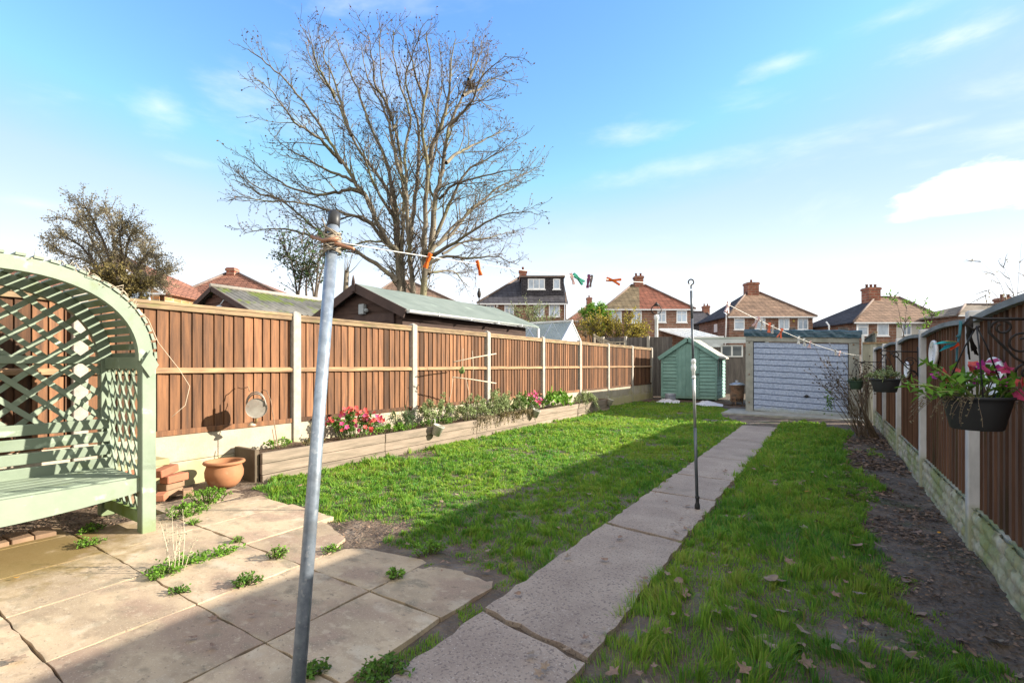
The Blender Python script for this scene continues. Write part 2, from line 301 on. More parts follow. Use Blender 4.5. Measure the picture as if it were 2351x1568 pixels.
# ------------------------------------------------------------------ value noise
_tab = rng.random((256, 256))
def vnoise(x, y, s):
    x = np.asarray(x)*s; y = np.asarray(y)*s
    xi = np.floor(x).astype(int); yi = np.floor(y).astype(int); fx = x-xi; fy = y-yi
    fx = fx*fx*(3-2*fx); fy = fy*fy*(3-2*fy)
    g = lambda a, b: _tab[a % 256, b % 256]
    return (g(xi, yi)*(1-fx)+g(xi+1, yi)*fx)*(1-fy)+(g(xi, yi+1)*(1-fx)+g(xi+1, yi+1)*fx)*fy
def gz(x, y):                       # height of the ground
    r = np.hypot(x, y); far = np.clip((r-26)/22, 0, 1); far = far*far*(3-2*far)*2.0
    near = ((vnoise(x, y, 1.3)-.5)*.035+(vnoise(x, y, 5)-.5)*.022+(vnoise(x, y, 14)-.5)*.012)*np.clip((20-r)/4, 0, 1)
    slab = np.clip((x+5.0)/.1, 0, 1)*np.clip((-1.45-x)/.06, 0, 1)*np.clip((2.05-y)/.1, 0, 1)
    pth = np.clip((x+1.5)/.08, 0, 1)*np.clip((-.72-x)/.06, 0, 1)*np.clip((10.4-y)/.2, 0, 1); m = np.maximum(slab, pth)
    return near*(1-m)+far-.006-.012*m
# ------------------------------------------------------------------ ground
xs = np.unique(np.round(np.concatenate([[-900,-400,-200,-120], np.arange(-80, -8, 4), np.arange(-8, -5.4, .4), np.arange(-5.4, 1.4, .07), np.arange(1.4, 8, .6), np.arange(8, 80, 4), [120,200,400,900]]), 3))
ys = np.unique(np.round(np.concatenate([[-400,-100,-30,-10,-3], np.arange(-1, 5.0, .05), np.arange(5, 19, .12), np.arange(19, 90, 3), [120,200,400,900]]), 3))
XX, YY = np.meshgrid(xs, ys); ZZ = gz(XX, YY); nx, ny = len(xs), len(ys)
gm = bpy.data.meshes.new('ground'); idx = np.arange(nx*ny).reshape(ny, nx)
gm.from_pydata(np.stack([XX, YY, ZZ], -1).reshape(-1, 3).tolist(), [], np.stack([idx[:-1,:-1], idx[:-1,1:], idx[1:,1:], idx[1:,:-1]], -1).reshape(-1, 4).tolist())
gm.polygons.foreach_set('use_smooth', [True]*len(gm.polygons))
soilg = M('garden soil', (.165,.12,.085), (.08,.058,.043), scale=5, bump=.9, bscale=30, bdist=.03, detail=9, rough=.75, spec=.35, spots=[((.21,.175,.145), 3, .54, .15, .6), ((.055,.08,.02), 2.2, .55, .1, .6), ((.30,.26,.22), 90, .68, .05, .7)])
gm.materials.append(soilg); ground = bpy.data.objects.new('ground', gm); COL.objects.link(ground); tag(ground, kind='structure')
# ------------------------------------------------------------------ patio slabs and path
def slab_poly(mb, pts, z1, z0=-.04, tint=None, wob=.006):
    out = []; n = len(pts)
    for i in range(n):
        a, b = Vector(pts[i]), Vector(pts[(i+1) % n]); k = max(2, int((b-a).length/.07))
        for j in range(k):
            p = a.lerp(b, j/k); nn = (b-a).orthogonal().normalized() if 0 else Vector((-(b-a).y, (b-a).x)).normalized()
            out.append(p+nn*random.uniform(-wob, wob)*(0 if j == 0 else 1))
    m = len(out); c = sum(out, Vector((0, 0)))/m
    tilt = (random.uniform(-.006, .006), random.uniform(-.006, .006))
    zz = lambda p: z1+(p.x-c.x)*tilt[0]+(p.y-c.y)*tilt[1]
    ins = [p+(c-p).normalized()*.001 for p in out]
    vs = [(p.x, p.y, z0) for p in out]+[(p.x, p.y, zz(p)-.0008) for p in out]+[(p.x, p.y, zz(p)) for p in ins]
    fs = [(i, (i+1) % m, m+(i+1) % m, m+i) for i in range(m)]+[(m+i, m+(i+1) % m, 2*m+(i+1) % m, 2*m+i) for i in range(m)]+[tuple(range(2*m, 3*m))]
    mb.add(vs, fs, tint)
mb = MB(); XJ = [-5.0, -4.39, -3.79, -3.19, -2.588, -1.99, -1.5]; YJ = [-1.2, -.6, .0, .59, 1.14, 1.697, 2.10]; g = .0045
for i in range(6):
    for j in range(6):
        x0, x1, y0, y1 = XJ[i]+g, XJ[i+1]-g, YJ[j]+g, YJ[j+1]-g
        if i == 0: 
            if 1.0 < y0 < 1.6: continue
            x0 += .28
        if i == 0 or (j == 2 and i < 2): pass
        poly = [(x0, y0), (x1, y0), (x1, y1), (x0, y1)]
        if j == 5:
            if i == 3: poly = [(x0, y0), (x1, y0), (x1, y0+.12), (x1-.14, y0+.42), (x0+.1, y0+.54), (x0, y0+.56)]
            elif i in (0, 1, 2): poly = [(x0, y0), (x1, y0), (x1, y0+.67), (x0+(.1 if i == 1 else 0), y0+.70)]
            elif i == 4: poly = [(x0, y0), (x1, y0), (x1, y1+.03), (x1-.05, y1+.05), (x0+.10, y1-.02), (x0, y1-.10)]
            elif i == 5: poly = [(x0, y0), (x1, y0), (x1+.02, y0+.38), (x1-.03, y0+.46), (x1-.12, y1+.09), (x0+.08, y1+.02), (x0, y1-.03)]
        if i == 5 and j < 5: poly[1] = (x1+random.uniform(-.01,.02), y0); poly[2] = (x1+random.uniform(-.01,.02), y1)
        slab_poly(mb, poly, .008+random.uniform(0, .003))
slabm = M('sandstone patio slab', (.51,.395,.265), (.36,.275,.19), (.45,.345,.235), scale=2.4, stretch=(1,1.4,1), rough=.8, bump=.25, bscale=45, bdist=.004, tint=.1, lo=.3, hi=.7, detail=9,
          spots=[((.22,.17,.12), 1.1, .52, .1, .5), ((.29,.20,.15), 2.3, .50, .12, .75), ((.20,.17,.12), 6, .55, .12, .65), ((.50,.43,.33), 4.3, .6, .1, .6), ((.24,.175,.12), 13, .56, .08, .35), ((.56,.46,.33), 16, .60, .08, .35), ((.17,.135,.10), 38, .63, .06, .6), ((.58,.48,.37), 150, .6, .08, .6), ((.25,.19,.14), 170, .62, .06, .5)])
nt = slabm.node_tree                        # wet green-brown patch of algae on the slabs beside the arbour
N, L = nt.nodes, nt.links; b = N['Principled BSDF']; src = b.inputs['Base Color'].links[0].from_socket
tc = N.new('ShaderNodeTexCoord'); vm = N.new('ShaderNodeVectorMath'); vm.operation = 'DISTANCE'; mp = N.new('ShaderNodeMapping'); L.new(tc.outputs['Object'], mp.inputs[0]); mp.inputs['Scale'].default_value = (1, 1.15, 1); L.new(mp.outputs[0], vm.inputs[0]); vm.inputs[1].default_value = (-4.15, .83*1.15, 0)
nz = N.new('ShaderNodeTexNoise'); L.new(tc.outputs['Object'], nz.inputs[0]); nz.inputs['Scale'].default_value = 6; nz.inputs['Detail'].default_value = 8; nz.inputs['Roughness'].default_value = .7
ad = N.new('ShaderNodeMath'); ad.operation = 'MULTIPLY_ADD'; L.new(nz.outputs[0], ad.inputs[0]); ad.inputs[1].default_value = -1.5; L.new(vm.outputs['Value'], ad.inputs[2])
mr = N.new('ShaderNodeMapRange'); L.new(ad.outputs[0], mr.inputs[0]); mr.inputs[1].default_value = -.42; mr.inputs[2].default_value = .02; mr.inputs[3].default_value = .85; mr.inputs[4].default_value = 0
mx = N.new('ShaderNodeMix'); mx.data_type = 'RGBA'; L.new(mr.outputs[0], mx.inputs[0]); L.new(src, mx.inputs[6]); mx.inputs[7].default_value = (.17, .115, .03, 1); L.new(mx.outputs[2], b.inputs['Base Color'])
patio = mesh_obj('patio', mb, slabm); tag(patio, kind='structure')
mb = MB(); PJ = [-1.2, .35, 1.80, 3.31, 4.45, 5.3, 6.5, 8.3, 10.25]; L0, R0 = -1.375, -.80
for a, b_ in zip(PJ[:-1], PJ[1:]):
    c0, c1 = [(.07 if a in (1.80, 3.31) else .02), (.07 if b_ in (1.80, 3.31) else .02)]
    d0 = d1 = .012 if a > 4 else .02
    slab_poly(mb, [(L0+random.uniform(-.02,.02), a+d0+c0), (L0+.28, a+d0+.015), (R0+random.uniform(-.02,.02), a+d0-c0*.4), (R0, b_-d1-c1*.4), (L0+.28, b_-d1+.015), (L0, b_-d1+c1)], .010+random.uniform(0, .006), wob=.014)
mb.f = [f for f in mb.f]
pathm = M('exposed aggregate path', (.39,.31,.25), (.285,.22,.18), scale=3.2, rough=.75, bump=.5, bscale=110, bdist=.005, tint=.07, detail=9, spots=[((.16,.12,.105), 75, .56, .06, .8), ((.48,.41,.35), 90, .61, .05, .6), ((.60,.53,.46), 130, .66, .03, .7), ((.20,.16,.13), 2.3, .6, .12, .5)])
path = mesh_obj('path', mb, pathm); tag(path, kind='structure')
mb = MB(); slab_poly(mb, [(-2.15, 12.5), (.78, 12.4), (.85, 14), (-2.15, 14)], .03)
apron = mesh_obj('garage_apron', mb, gconc); tag(apron, kind='structure')
mb = MB()
for k in range(9): mb.obox((-4.56+random.uniform(-.01,.01), .08+k*.118, .005), (.21, .108, .06), Euler((0,0,random.uniform(-.06,.06))).to_matrix())
tag(mesh_obj('brick_edging', mb, brickb, bevel=.004), kind='structure')
mb = MB(); slab_poly(mb, [(-4.95, 15.2), (-2.0, 15.4), (-2.2, 16.6), (-4.95, 16.4)], .02, wob=.05); tag(mesh_obj('worn_earth', mb, soil), kind='structure')
# ------------------------------------------------------------------ grass
def inpoly(px, py, poly):
    r = np.zeros(len(px), bool); n = len(poly); j = n-1
    for i in range(n):
        xi, yi = poly[i]; xj, yj = poly[j]
        r ^= ((yi > py) != (yj > py)) & (px < (xj-xi)*(py-yi)/((yj-yi)+1e-12)+xi); j = i
    return r
def grass(name, polys, cover, mat, dens=9000, hmax=.05, tufts=True):
    A = np.array([p for q in polys for p in q]); x0, y0 = A.min(0); x1, y1 = A.max(0); area = (x1-x0)*(y1-y0)
    nt_ = int(area*165) if tufts else 0; tx, ty = rng.uniform(x0, x1, nt_), rng.uniform(y0, y1, nt_); th = rng.uniform(.45, 1.25, nt_); tr = rng.uniform(.014, .038, nt_); tt = rng.normal(0, .16, nt_)
    nb = 46 if tufts else 0; k = np.repeat(np.arange(nt_), nb); a = rng.uniform(0, 6.283, nt_*nb); r = np.abs(rng.normal(0, 1, nt_*nb)); ox, oy = np.cos(a)*r, np.sin(a)*r
    n0 = int(area*dens); x = np.concatenate([rng.uniform(x0, x1, n0), tx[k]+ox*tr[k]]); y = np.concatenate([rng.uniform(y0, y1, n0), ty[k]+oy*tr[k]])
    hs = np.concatenate([rng.uniform(.25, .6, n0) if tufts else np.full(n0, .8), th[k]*(1.1-.18*r)]); px = np.concatenate([np.zeros(n0), ox]); py = np.concatenate([np.zeros(n0), oy]); dt = np.concatenate([np.full(n0, -.12 if tufts else 0), tt[k]+.06])
    cx, cy = np.concatenate([x[:n0], tx[k]]), np.concatenate([y[:n0], ty[k]]); n = len(x)
    jx = (vnoise(cx+9, cy, 7)-.5)*.16; jy = (vnoise(cx, cy+33, 7)-.5)*.16
    ok = np.zeros(n, bool)
    for q in polys: ok |= inpoly(cx+jx, cy+jy, q)
    dep = y*CT-x*ST; keep = np.clip((3.6/np.maximum(dep, 1.2))**1.25, .05, 1); u01 = np.concatenate([rng.random(n0), rng.random(nt_)[k]])
    ok &= (rng.random(n) < keep) & (u01 < cover(cx, cy)); x, y, dep, hs, px, py, dt = x[ok], y[ok], dep[ok], hs[ok], px[ok], py[ok], dt[ok]; n = len(x)
    h = hmax*hs*(.55+.8*vnoise(x, y, 2.2))*rng.uniform(.6, 1.15, n); w = .0021*np.clip(dep/2.6, .8, 3.4)*rng.uniform(.7, 1.3, n)
    ph = rng.uniform(0, 6.283, n); cl = vnoise(x+7, y+3, 3)*12.6
    ln = h*rng.uniform(.2, 1.0, n); lx = np.cos(ph)*.35*ln+np.cos(cl)*.45*ln+px*.5*ln; ly = np.sin(ph)*.35*ln+np.sin(cl)*.45*ln+py*.5*ln
    wx, wy = -np.sin(ph)*w, np.cos(ph)*w; z = gz(x, y)-.004
    V = np.empty((n, 5, 3)); V[:,0] = np.stack([x-wx, y-wy, z], -1); V[:,1] = np.stack([x+wx, y+wy, z], -1)
    V[:,2] = np.stack([x+lx*.38+wx*.8, y+ly*.38+wy*.8, z+h*.62], -1); V[:,3] = np.stack([x+lx*.38-wx*.8, y+ly*.38-wy*.8, z+h*.62], -1)
    V[:,4] = np.stack([x+lx, y+ly, z+h*rng.uniform(.75, 1, n)], -1)
    me = bpy.data.meshes.new(name); me.vertices.add(n*5); me.vertices.foreach_set('co', V.ravel())
    b5 = (np.arange(n)*5)[:, None]; lo = np.concatenate([b5+np.array([0,1,2,3]), b5+np.array([3,2,4])], 1).ravel()
    me.loops.add(len(lo)); me.loops.foreach_set('vertex_index', lo.astype(np.int32)); me.polygons.add(n*2)
    st = np.stack([np.arange(n)*7, np.arange(n)*7+4], 1).ravel(); me.polygons.foreach_set('loop_start', st.astype(np.int32))
    try: me.polygons.foreach_set('loop_total', np.tile([4,3], n).astype(np.int32))
    except Exception: pass
    me.update(calc_edges=True); at = me.attributes.new('tint', 'FLOAT', 'POINT'); t = np.clip(rng.normal(.5, .17, n)+(vnoise(x, y, 1.6)-.5)*.6+dt, 0, .9); t[rng.random(n) < .06] = 1; at.data.foreach_set('value', np.repeat(t, 5))
    me.materials.append(mat); o = bpy.data.objects.new(name, me); COL.objects.link(o); print(name, n); return o
def grassm(name, a, b, c):
    m = M(name, a, b, scale=2, rough=.5, bump=0, translucent=.5, spec=.3); N, L = m.node_tree.nodes, m.node_tree.links
    at = N.new('ShaderNodeAttribute'); at.attribute_name = 'tint'; rp = N.new('ShaderNodeValToRGB'); e = rp.color_ramp.elements
    e[0].position = 0; e[0].color = C(*b); e[1].position = .82; e[1].color = C(*a); q = e.new(1.0); q.color = C(*c); q = e.new(.45); q.color = C(*[(x+y)/2 for x, y in zip(a, b)]); L.new(at.outputs['Fac'], rp.inputs[0])
    L.new(rp.outputs[0], N['Principled BSDF'].inputs['Base Color'])
    for n in N:
        if n.type == 'BSDF_TRANSLUCENT': L.new(rp.outputs[0], n.inputs[0])
    return m
gmat = grassm('lawn grass', (.28,.44,.045), (.085,.25,.04), (.33,.29,.09))
BEDX = -4.82
lawnL = [(-1.37, 2.15), (-1.37, 10.6), (-2.1, 12.1), (-2.25, 13.6), (-2.9, 15.6), (-5.2, 15.4), (-5.2, 12.1), (BEDX, 12.0), (BEDX, 2.75), (-4.45, 2.42), (-3.25, 2.38), (-2.7, 2.42), (-2.45, 2.22), (-1.9, 2.3), (-1.62, 2.2)]
lawnR = [(-.80, 1.0), (-.82, 10.6), (-.4, 11.8), (.35, 10.4), (.15, 8.2), (.15, 6.9), (.42, 6.0), (.3, 5.2), (.22, 4.4), (.28, 3.7), (.30, 3.2), (.34, 2.9), (.62, 2.6), (.62, 1.3), (.1, 1.0)]
spots_bare = [(-2.75, 2.32, .30), (-1.95, 2.38, .15), (-4.0, 4.4, .0), (-4.6, 4.65, .33), (-2.9, 12.2, .25), (-2.0, 11.0, .3), (-.52, 1.75, .16), (-.1, 1.5, .2), (.02, 2.05, .17), (.2, 2.6, .16), (-.45, 2.45, .09), (-.68, 2.15, .08)]
def bare(x, y):
    c = np.ones(len(x))
    for a, b, r in spots_bare:
        if r: c *= np.clip(((np.hypot(x-a, y-b)+(vnoise(x, y, 9)-.5)*.28)-r*.7)/(r*.5), 0.02, 1)
    return c
covL = lambda x, y: bare(x, y)*np.clip((vnoise(x, y, 3.2)*.5+vnoise(x, y+5, 8)*.5-.08)*4, .12, 1)
def covR(x, y):
    sparse = np.clip((y-2.0)/1.6, 0, 1)*.22; edge = np.clip((.42-x)/.9, 0, 1)*.16
    return bare(x, y)*np.clip((vnoise(x+20, y, 3.6)*.55+vnoise(x, y+15, 8)*.5-.27+sparse+edge)*5, .03, 1)
tag(grass('grass', [lawnL], covL, gmat, dens=7500, hmax=.062), 'sunny and half shaded lawn grass between sleeper bed and path', 'grass', kind='stuff')
tag(grass('grass', [lawnR], covR, gmat, dens=9000, hmax=.085), 'shaded patchy lawn grass between path and right hand fence', 'grass', kind='stuff')
weedg = [[(-1.50, .6), (-1.36, .6), (-1.36, 2.2), (-1.48, 2.2)], [(-1.35, 3.26), (-.8, 3.22), (-.8, 3.30), (-1.35, 3.36)], [(-1.33, 6.45), (-.82, 6.45), (-.82, 6.55), (-1.33, 6.55)], [(-1.99, 1.67), (-1.55, 1.67), (-1.55, 1.72), (-1.99, 1.72)], [(-2.01, 1.72), (-1.97, 1.72), (-1.97, 2.1), (-2.01, 2.1)], [(.15, 7.6), (.6, 7.6), (.6, 8.6), (.15, 8.6)], [(.25,2.6),(.5,2.5),(.5,3.5),(.3,3.4)]]
tag(grass('grass', weedg, lambda x, y: np.clip((vnoise(x, y, 6)-.38)*4, 0, 1), gmat, dens=16000, hmax=.04, tufts=False), 'thin weedy grass growing in the joints of path and patio', 'grass', kind='stuff')

# ------------------------------------------------------------------ leaf litter
def litter(name, poly, dens, size, mat, cov):
    A = np.array(poly); x0, y0 = A.min(0); x1, y1 = A.max(0); n = int((x1-x0)*(y1-y0)*dens); x = rng.uniform(x0, x1, n); y = rng.uniform(y0, y1, n)
    dep = y*CT-x*ST; ok = inpoly(x, y, poly) & (rng.random(n) < cov(x, y)*np.clip((3.2/np.maximum(dep, 1.2))**1.3, .06, 1)); x, y = x[ok], y[ok]; n = len(x)
    s = size*rng.uniform(.4, 1.5, n)*np.clip(dep[ok]/3, .8, 2); a = rng.uniform(0, 6.28, n); z = gz(x, y)+rng.uniform(.002, .014, n); V = np.empty((n, 4, 3))
    for k, (r, o) in enumerate(((1, 0), (.5, 1.6), (.9, 3.0), (.55, 4.8))): V[:,k] = np.stack([x+np.cos(a+o)*s*r, y+np.sin(a+o)*s*r, z+rng.uniform(0, .7, n)*s], -1)
    me = bpy.data.meshes.new(name); me.from_pydata(V.reshape(-1, 3).tolist(), [], [(4*i, 4*i+1, 4*i+2, 4*i+3) for i in range(n)]); at = me.attributes.new('tint', 'FLOAT', 'FACE'); at.data.foreach_set('value', rng.random(n)); me.materials.append(mat)
    o = bpy.data.objects.new(name, me); COL.objects.link(o); return o
chips = M('litter crumbs', (.20,.13,.085), (.10,.07,.05), (.15,.1,.07), scale=3, tint=.7, bump=0)
tag(litter('leaf_litter', [(.1, 1.2), (.76, 1.2), (.76, 10.5), (.3, 10.5), (.1, 6)], 4200, .012, chips, lambda x, y: np.clip((vnoise(x, y, 3)-.3)*2.4, .12, 1)), 'crumbled brown leaf litter on the muddy strip along the dark fence', 'leaf litter', kind='stuff')
tag(litter('leaf_litter', [(-3.4, 1.9), (-1.4, 1.9), (-1.4, 3.2), (-3.4, 3.2)], 1500, .008, chips, lambda x, y: np.clip(1-bare(x, y), .02, 1)), 'soil crumbs and leaf scraps on the bare lawn edge behind patio', 'leaf litter', kind='stuff')
tag(litter('leaf_litter', [(-5.2, .0), (-4.6, .0), (-4.45, 1.6), (-5.2, 2.2)], 1700, .010, chips, lambda x, y: np.ones(len(x))), 'dark crumbs and twigs on the soil under the arbour seat', 'leaf litter', kind='stuff')
# ------------------------------------------------------------------ left fence
FX = -5.3; PY = [-2.45, -.52, 1.42, 3.40, 5.35, 7.27, 9.34, 11.25, 13.14, 15.17, 17.24]
PZ0, PZ1 = .505, 1.745
lf = thing('panel_fence', 'sunlit brown board fence with concrete posts and cream gravel boards behind the bed', 'fence', (FX, 6, 0))
for i, y in enumerate(PY):
    mb = MB(); mb.box(FX-.05, y-.05, -.1, FX+.05, y+.05, PZ1+.045); q = FX
    mb.add([(q-.05,y-.05,PZ1+.045),(q+.05,y-.05,PZ1+.045),(q+.05,y+.05,PZ1+.045),(q-.05,y+.05,PZ1+.045),(q,y,PZ1+.075)], [(0,1,4),(1,2,4),(2,3,4),(3,0,4)], .5)
    mesh_obj('post', mb, conc, lf, bevel=.006)
for a, b in zip(PY[:-1], PY[1:]):
    y0, y1 = a+.05, b-.05; dz = random.uniform(-.012, .012); mb = MB(); y = y0; 
    while y < y1-.02:                                   # feather edged boards, thick edge proud of the next
        w = min(random.uniform(.094, .108), y1-y); t = random.random(); x = FX-.01; zz = random.uniform(-.004, .004)
        mb.add([(x-.012,y,PZ0),(x-.012,y+w,PZ0),(x+.0+zz*.3,y+w-.004,PZ0),(x+.014+zz*.3,y,PZ0),(x-.012,y,PZ1+dz),(x-.012,y+w,PZ1+dz),(x+.0,y+w-.004,PZ1+dz),(x+.014,y,PZ1+dz)], [(0,1,2,3),(7,6,5,4),(3,2,6,7),(0,3,7,4),(1,0,4,5),(2,1,5,6)], t); y += w
    pn = mesh_obj('panel', mb, wood, lf)
    mb = MB(); mb.box(FX-.045, y0, PZ1+dz, FX+.035, y1, PZ1+dz+.032); mb.box(FX+.006, y0, PZ1-.045+dz, FX+.03, y1, PZ1+dz-.001); mesh_obj('cap_rail', mb, capw, pn, bevel=.004)
    mb = MB(); zm = (PZ0+PZ1)/2; mb.add([(FX+.005,y0,zm-.03),(FX+.005,y1,zm-.03),(FX+.036,y1,zm-.024),(FX+.036,y0,zm-.024),(FX+.005,y0,zm+.03),(FX+.005,y1,zm+.03),(FX+.036,y1,zm+.012),(FX+.036,y0,zm+.012)], [(0,1,2,3),(7,6,5,4),(3,2,6,7),(0,3,7,4),(1,0,4,5),(2,1,5,6)]); mesh_obj('mid_rail', mb, railw, pn, bevel=.003)
    mb = MB(); mb.box(FX+.004, y0, PZ0-.003, FX+.032, y1, PZ0+.05); mesh_obj('bottom_rail', mb, wood, pn, bevel=.003)
    for z0, z1 in ((-.08, .238), (.241, .5)):
        mb = MB(); mb.box(FX-.026, y0, z0, FX+.024+(.004 if z0 < 0 else 0), y1, z1); mesh_obj('gravel_board', mb, gravel, lf, bevel=.006)
# ------------------------------------------------------------------ right fence
RX = .80; RY = [-1.55, .37, 2.32, 4.25, 6.2, 8.13, 10.06, 11.98]
rf = thing('panel_fence', 'dark brown shaded fence on the right with pale posts and mossy rock faced boards', 'fence', (RX, 5, 0))
for i, y in enumerate(RY):
    mb = MB(); mb.add([(RX-.045,y-.038,-.1),(RX+.055,y-.05,-.1),(RX+.055,y+.05,-.1),(RX-.045,y+.038,-.1),(RX-.045,y-.038,1.53),(RX+.055,y-.05,1.53),(RX+.055,y+.05,1.53),(RX-.045,y+.038,1.53)], [(0,3,2,1),(4,5,6,7),(0,1,5,4),(1,2,6,5),(2,3,7,6),(3,0,4,7)])
    mesh_obj('post', mb, wpost, rf, bevel=.006)
for a, b in zip(RY[:-1], RY[1:]):
    y0, y1 = a+.05, b-.05; mb = MB(); y = y0; L_ = y1-y0
    top = lambda q: 1.45+.03*math.sin(max(0, min(1, (q-y0)/L_))*math.pi)
    while y < y1-.02:
        w = min(random.uniform(.098, .112), y1-y); x = RX+.012; t = random.random(); z1, z2 = top(y), top(y+w)
        mb.add([(x+.012,y,.272),(x+.012,y+w,.272),(x-.001,y+w,.272),(x-.014,y,.272),(x+.012,y,z1),(x+.012,y+w,z2),(x-.001,y+w,z2),(x-.014,y,z1)], [(0,3,2,1),(7,4,5,6),(3,7,6,2),(0,4,7,3),(1,5,4,0),(2,6,5,1)], t); y += w
    pn = mesh_obj('panel', mb, rwood, rf)
    mb = MB(); n = 12
    for k in range(n): 
        p, q = y0+L_*k/n, y0+L_*(k+1)/n; za, zb = top(p), top(q)
        mb.add([(RX-.035,p,za),(RX+.05,p,za),(RX+.05,q,zb),(RX-.035,q,zb),(RX-.035,p,za+.035),(RX+.05,p,za+.035),(RX+.05,q,zb+.035),(RX-.035,q,zb+.035)], [(0,3,2,1),(4,5,6,7),(0,1,5,4),(3,7,6,2),(0,4,7,3),(1,2,6,5)], .5)
    mesh_obj('cap_rail', mb, rcap, pn)
    mb = MB(); nz_, ny_ = 16, 110; vs = []; fs = []               # rock faced board: lumpy front
    for j in range(nz_+1):
        for k in range(ny_+1):
            yy, zz = y0+L_*k/ny_, -.06+.33*j/nz_; row = int(zz/.085); cx = (yy+(row % 2)*.11) % .22; cz = zz % .085
            e = 1 if (.02 < cx < .2 and .012 < cz < .073) else .35
            vs.append((RX-.012-e*(.012+.014*float(vnoise(yy*3, zz*3, 9))), yy, zz))
    for j in range(nz_):
        for k in range(ny_): q = j*(ny_+1)+k; fs.append((q, q+ny_+1, q+ny_+2, q+1))
    mb.add(vs, fs, .5, True); mb.box(RX-.012, y0, -.06, RX+.03, y1, .27, .5); mesh_obj('gravel_board', mb, rock, rf)
# taller dark panels carrying on beside the garage
df = thing('panel_fence', 'tall weathered fence standing between garage and right boundary', 'fence', (.95, 14, 0))
greyb = M('grey weathered boards', (.13,.115,.105), (.07,.062,.06), scale=2, stretch=(8,8,.7), tint=.25, bump=.3)
palewood = M('pale green grey boards', (.27,.27,.22), (.18,.18,.15), scale=2, stretch=(8,8,.7), tint=.2, bump=.3)
for (ax, ay, bx, by, h) in ((.62, 12.6, 1.75, 12.9, 1.62), (.86, 12.9, .86, 15.0, 1.86), (.86, 15.0, .86, 17.2, 1.86)):
    mb = MB(); a, b = Vector((ax, ay, 0)), Vector((bx, by, 0)); n = int((b-a).length/.11)
    for k in range(n):
        c = a.lerp(b, (k+.5)/n); d = (b-a).normalized(); mb.obox((c.x, c.y, h/2), ((b-a).length/n+.01, .02+.008*(k % 2), h), Matrix((d, Vector((-d.y, d.x, 0)), Vector((0,0,1)))).transposed())
    pn = mesh_obj('panel', mb, palewood, df); mb = MB(); mb.bar(a+Vector((0,0,h+.02)), b+Vector((0,0,h+.02)), .06, .04); mesh_obj('cap_rail', mb, capw, pn)
# dark fence beyond the shed
a0, a1 = P(1385, 838, 18.8), P(1543, 838, 18.2); hz = P(1450, 774.5, 18.5).z
bf = thing('panel_fence', 'dark grey fence behind the far end of the sunlit fence, yellow shrub above', 'fence', (a0.x, a0.y, 0))
for k in range(3):
    a, b = a0.lerp(a1, k/3), a0.lerp(a1, (k+1)/3); mb = MB(); d = (b-a); d.z = 0; Ln = d.length; d.normalize()
    for q in range(14):
        c = a.lerp(b, (q+.5)/14); mb.obox((c.x, c.y, hz/2), (Ln/14+.006, .02+.01*(q % 2), hz), Matrix((d, Vector((-d.y, d.x, 0)), Vector((0,0,1)))).transposed())
    mesh_obj('panel', mb, greyb, bf)
    mb = MB(); mb.box(a.x-.05, a.y-.08, -.05, a.x+.05, a.y+.02, hz+.04); mesh_obj('post', mb, conc, bf, bevel=.006)
# ------------------------------------------------------------------ sleeper bed
BX, BY0, BY1, BH = -4.80, 2.72, 12.0, .29
bed = thing('raised_bed', 'long raised flower bed of grey sleepers along the sunlit fence', 'raised bed', (BX, 7, 0))
ys_ = [BY0, 4.35, 6.3, 8.2, 10.1, BY1]
for j in range(3):
    for k in range(5):
        y0, y1 = ys_[k]+(.0 if k == 0 else .002), ys_[k+1]-.002; mb = MB(); dx = random.uniform(-.008, .008)
        mb.box(BX-.045+dx, y0, -.05+j*.113, BX+dx, y1, -.05+(j+1)*.113-.004); mesh_obj('side_board', mb, bedw, bed, bevel=.005)
mb = MB(); mb.box(FX+.055, BY0-.05, -.05, BX-.05, BY0-.003, BH+.03); mesh_obj('end_board', mb, M('dark sleeper', (.13,.10,.07), (.085,.065,.045), scale=5, bump=.3), bed, bevel=.005)  # near end board is darker than the side boards
mb = MB(); mb.box(FX+.055, BY1, -.05, BX, BY1+.045, BH); mesh_obj('end_board', mb, bedw, bed, bevel=.005)
mb = MB(); nxx, nyy = 7, 90; vs = []; fs = []
for j in range(nyy+1):
    for k in range(nxx+1):
        x = FX+.03+(BX-.04-FX-.03)*k/nxx; y = BY0+(BY1-BY0)*j/nyy; vs.append((x, y, .235+.05*float(vnoise(x, y, 6))))
for j in range(nyy):
    for k in range(nxx): q = j*(nxx+1)+k; fs.append((q, q+1, q+nxx+2, q+nxx+1))
mb.add(vs, fs, .5, True); mesh_obj('soil', mb, soil, bed)
